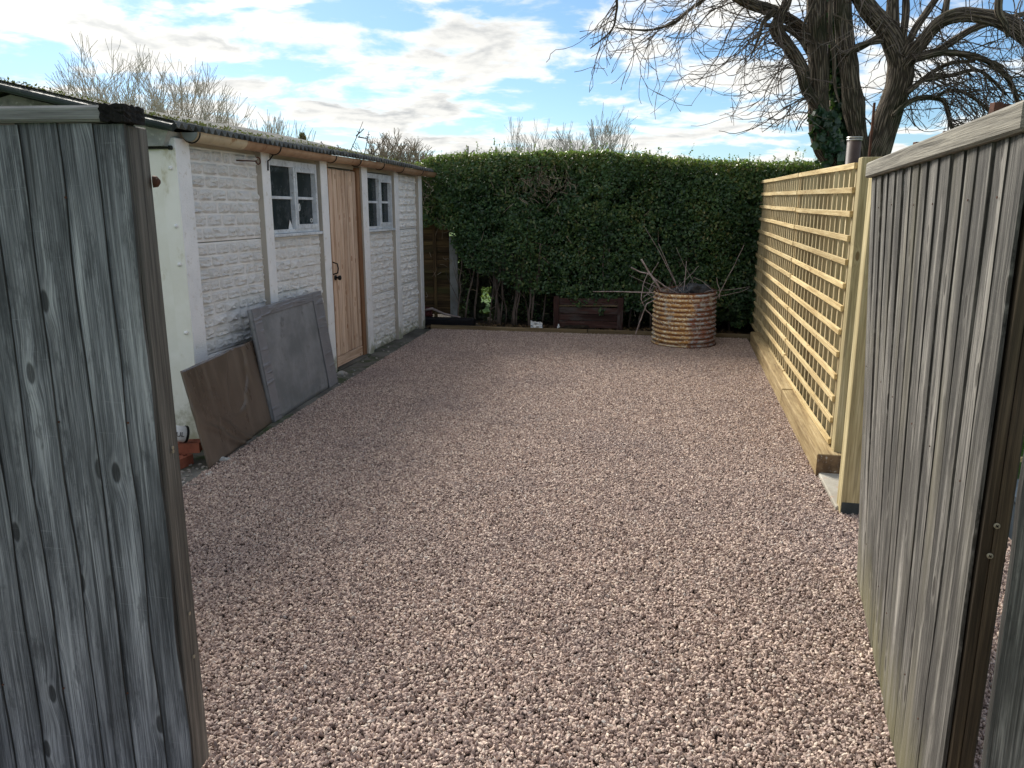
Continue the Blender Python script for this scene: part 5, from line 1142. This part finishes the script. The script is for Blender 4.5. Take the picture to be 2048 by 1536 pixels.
for idx, cnt in ((24, 20), (25, 14)):
    for k in range(cnt):
        p, r_ = along(idx, .2, .9)
        twig(mb, p, Vector((-rr.uniform(0.1, 0.8), rr.uniform(-0.5, 0.5), rr.uniform(-0.7, 0.0))), rr.uniform(0.35, 0.9), 0.0045, 1, rr, rr.uniform(0.3, 0.7))
for k in range(36):
    p = at(rr.uniform(1700, 2100), rr.uniform(-60, 10), rr.uniform(7.4, 8.6)); twig(mb, p, Vector((rr.uniform(-.6, .6), rr.uniform(-.4, .4), -1)), rr.uniform(0.4, 0.9), 0.005, 1, rr, rr.uniform(0.2, 0.6))
tag(mb.build('twigs', TWIG, tree), kind='stuff')
# ivy climbing the stem
P = []
for k in range(1300):
    Pb, Rb = LB[1] if rr.random() < 0.78 else LB[0]
    zt_i = rr.triangular(1.9, 3.75, 2.3) if Pb is LB[1][0] else rr.uniform(1.9, 2.6)
    i = min(range(len(Pb)), key=lambda j: abs(Pb[j].z - zt_i)); q = Pb[i].lerp(Pb[min(i + 1, len(Pb) - 1)], rr.random()); R_ = Rb[i] + 0.015
    R_ *= 1.0 + 0.5 * max(0, (2.6 - zt_i)); xo = rr.uniform(-1, 1); yo = -math.sqrt(1 - xo * xo)
    P.append((q.x + xo * R_ + rr.uniform(0, 0.05), q.y + yo * R_ - rr.uniform(0, 0.07), zt_i + rr.uniform(-.04, .04)))
P = np.array(P); Nn = RNG.normal(size=P.shape) * 0.5 + [0.1, -0.9, 0.3]
leaves('ivy', P, Nn, 0.085, IVYM, tree, fold=0.3, aspect=0.9, kind='stuff')

# ------------------------------------------------------------ background trees
def grow(mb, p, d, L, r, depth, rr, spread=0.45, upb=0.18, nseg=4, ratio=0.72, minr=0.004, twn=4):
    d = d.normalized(); pts = [p.copy()]; rad = [r]; q = p.copy(); 
    for i in range(nseg):
        d = (d + Vector((rr.gauss(0, .09), rr.gauss(0, .09), upb * 0.3 + rr.gauss(0, .05)))).normalized(); q = q + d * (L / nseg); pts.append(q.copy()); rad.append(max(minr, r * (1 - 0.45 * (i + 1) / nseg)))
        if depth > 0 and i >= 1 and rr.random() < 0.8:
            sd = (d + Vector((rr.gauss(0, spread), rr.gauss(0, spread), rr.gauss(0.05, spread * .6)))).normalized(); grow(mb, q, sd, L * ratio * rr.uniform(.7, 1.05), rad[-1] * 0.62, depth - 1, rr, spread, upb, nseg, ratio, minr, twn)
    mb.tube(pts, rad, 4 if r > 0.02 else 3, cap=False)
    if depth > 0:
        for k in range(2): grow(mb, q, (d + Vector((rr.gauss(0, spread), rr.gauss(0, spread), 0.1))).normalized(), L * ratio, rad[-1] * 0.8, depth - 1, rr, spread, upb, nseg, ratio, minr, twn)
def bgtree(name, label, px, Y, ztop_, stems, seed, mat, spread=0.42, depth=4, r=0.05, fan=0.5, z0=0.0, L=None, minr=0.005, group=None, upb=0.2, bm_=BARK):
    x = (px - 1024) / FPX * Y / math.cos(PITCH) * 1.0; t = thing(name, label, 'tree', (x, Y, 0), group)
    rr = random.Random(seed); mb = MB(); H_ = ztop_ - z0; L = L or H_ * 0.36
    mt = MB()
    mt.tube([(x, Y, -0.05), (x + .02, Y, z0 * .5), (x, Y, z0 + 0.05)], [r * 1.5, r * 1.3, r * 1.2], 8); mt.build('trunk', mat if mat is not TWIG else BARK, t)
    for k in range(stems):
        a_ = 2 * math.pi * k / stems + rr.random(); d = Vector((math.cos(a_) * fan * rr.uniform(.3, 1.2), math.sin(a_) * fan * rr.uniform(.3, 1.2), 1))
        grow(mb, Vector((x, Y, z0)), d, L * rr.uniform(.85, 1.1), r * rr.uniform(.7, 1), depth, rr, spread, upb, minr=minr)
    tag(mb.build('crown', mat, t), kind='stuff'); return t
WIL = mottled('sunlit_willow_twig', (0.30, 0.26, 0.21), (0.50, 0.45, 0.36), None, 6, 0.8, 0.0)
bgtree('bare_tree', 'widest bare willow rising behind the shed roof at the left', 350, 15.5, 4.6, 9, 3, WIL, spread=0.40, depth=4, r=0.05, fan=0.75, z0=0.7, L=1.36, minr=0.0036, group='bare trees behind the shed')
bgtree('bare_tree', 'small bare tree left of the widest willow behind the shed', 215, 15.0, 3.9, 5, 14, WIL, spread=0.4, depth=4, r=0.035, fan=0.6, z0=0.8, L=1.05, minr=0.0034, group='bare trees behind the shed')
bgtree('bare_tree', 'low bare tree with straight upright shoots right of the willow', 560, 14.5, 3.6, 7, 25, WIL, spread=0.22, depth=3, r=0.035, fan=0.5, z0=0.9, L=1.0, minr=0.0038, group='bare trees behind the shed', upb=0.35)
bgtree('distant_tree', 'pale wispy distant tree above the hedge, left of the rounder one', 1050, 42, 6.3, 6, 36, TWIGF, spread=0.30, depth=3, r=0.05, fan=0.36, z0=1.4, L=1.8, minr=0.0075, group='distant bare trees beyond the hedge')
bgtree('distant_tree', 'rounder distant bare tree above the middle of the hedge', 1182, 40, 6.3, 9, 47, TWIGF, spread=0.34, depth=3, r=0.07, fan=0.75, z0=1.6, L=1.85, minr=0.009, group='distant bare trees beyond the hedge')
bgtree('bare_bush', 'twiggy bare bush behind the far end of the shed roof', 815, 19, 3.3, 8, 58, TWIGP, spread=0.5, depth=4, r=0.03, fan=1.0, z0=1.6, L=0.62, minr=0.005)
# single shoots of a fruit tree behind the shed
ft = thing('fruit_tree', 'fruit tree with a few long knobbly shoots above the far shed roof', 'tree', (at(720, 330, 13).x, 13, 0))
mb = MB(); mb.tube([(at(720, 330, 13).x, 13, -.05), (at(725, 330, 13).x, 13, 1.2)], [0.07, 0.05], 8); mb.build('trunk', BARK, ft)
mb = MB(); rr = random.Random(5); root = Vector((at(722, 330, 13).x, 13, 1.15))
for pts in ([(690, 330), (702, 300), (716, 268), (726, 243)], [(712, 272), (728, 258)], [(726, 320), (733, 290), (738, 262)], [(740, 322), (752, 300), (764, 285), (775, 272)], [(708, 303), (725, 312), (742, 325)], [(690, 308), (673, 290)], [(655, 298), (642, 284)], [(742, 316), (744, 298)], [(716, 274), (732, 277), (738, 275)]):
    P3 = [at(a_, b_, 13) for a_, b_ in pts]
    if pts[0][1] >= 315: P3 = [root] + P3
    mb.tube(P3, [0.012 - 0.008 * i / (len(P3) - 1) for i in range(len(P3))], 5)
    for k in range(14):
        i = rr.randint(0, len(P3) - 2); q = P3[i].lerp(P3[i + 1], rr.random()); mb.tube([q, q + Vector((rr.uniform(-.03, .03), 0, rr.uniform(0, .03)))], [0.006, 0.004], 4)
mb.build('shoots', TWIG, ft)
# conifer tips
cf = thing('conifer_tip', 'small golden conifer tip showing over the shed roof', 'conifer', (at(607, 300, 12).x, 12, 0))
mb = MB(); q = at(607, 300, 12); mb.tube([(q.x, 12, -.05), (q.x, 12, q.z)], [0.06, 0.02], 6); mb.build('trunk', BARK, cf)
n = 1800; zz = RNG.uniform(0, 1, n) ** 0.8; ztp = at(607, 268, 12).z; zc_ = ztp - 1.3 * (1 - zz); rad_ = 0.03 + 0.34 * (ztp - zc_); th = RNG.uniform(0, 6.28, n); rr_ = rad_ * RNG.uniform(0.2, 1, n)
P = np.stack([q.x + rr_ * np.cos(th), 12 + rr_ * np.sin(th), zc_], 1)
leaves('foliage', P, RNG.normal(size=(n, 3)) * [1, 1, .3], 0.09, MOSSM, cf, fold=.1, aspect=0.18, spin=np.stack([np.cos(th) * .4, np.sin(th) * .4, np.ones(n)], 1), kind='stuff')
cf = thing('spruce_leader', 'bare spruce leader with stubby side shoots just above the hedge', 'conifer', (at(936, 310, 14).x, 14, 0))
mb = MB(); q = at(936, 318, 14); tp = at(936, 292, 14); mb.tube([(q.x, 14, -.05), q, tp], [0.05, 0.016, 0.012], 6)
mb.build('trunk', TWIG, cf)
for (a_, b_) in ((925, 304), (931, 300), (949, 300), (943, 305)):
    e = at(a_, b_, 14); c_ = at(936, 310, 14); mb = MB(); mb.tube([c_, c_.lerp(e, .5) - ZU * 0.005, e], [0.012, 0.012, 0.009], 5); mb.build('side_shoot', TWIG, cf)
# distant band of garden hedging that closes the horizon
n = 60000; xx = RNG.uniform(-60, 60, n); hh = 1.6 + nz(np.stack([xx, xx * 0, xx * 0], 1), 0.15, 2) * 0.5; P = np.stack([xx, 58 + RNG.uniform(0, 3, n), RNG.random(n) * hh], 1)
tag(leaves('hedgerow', P, RNG.normal(size=(n, 3)), 0.5, DLEAF, None), 'far low hedgerow along the end of the gardens', 'hedgerow', kind='stuff')
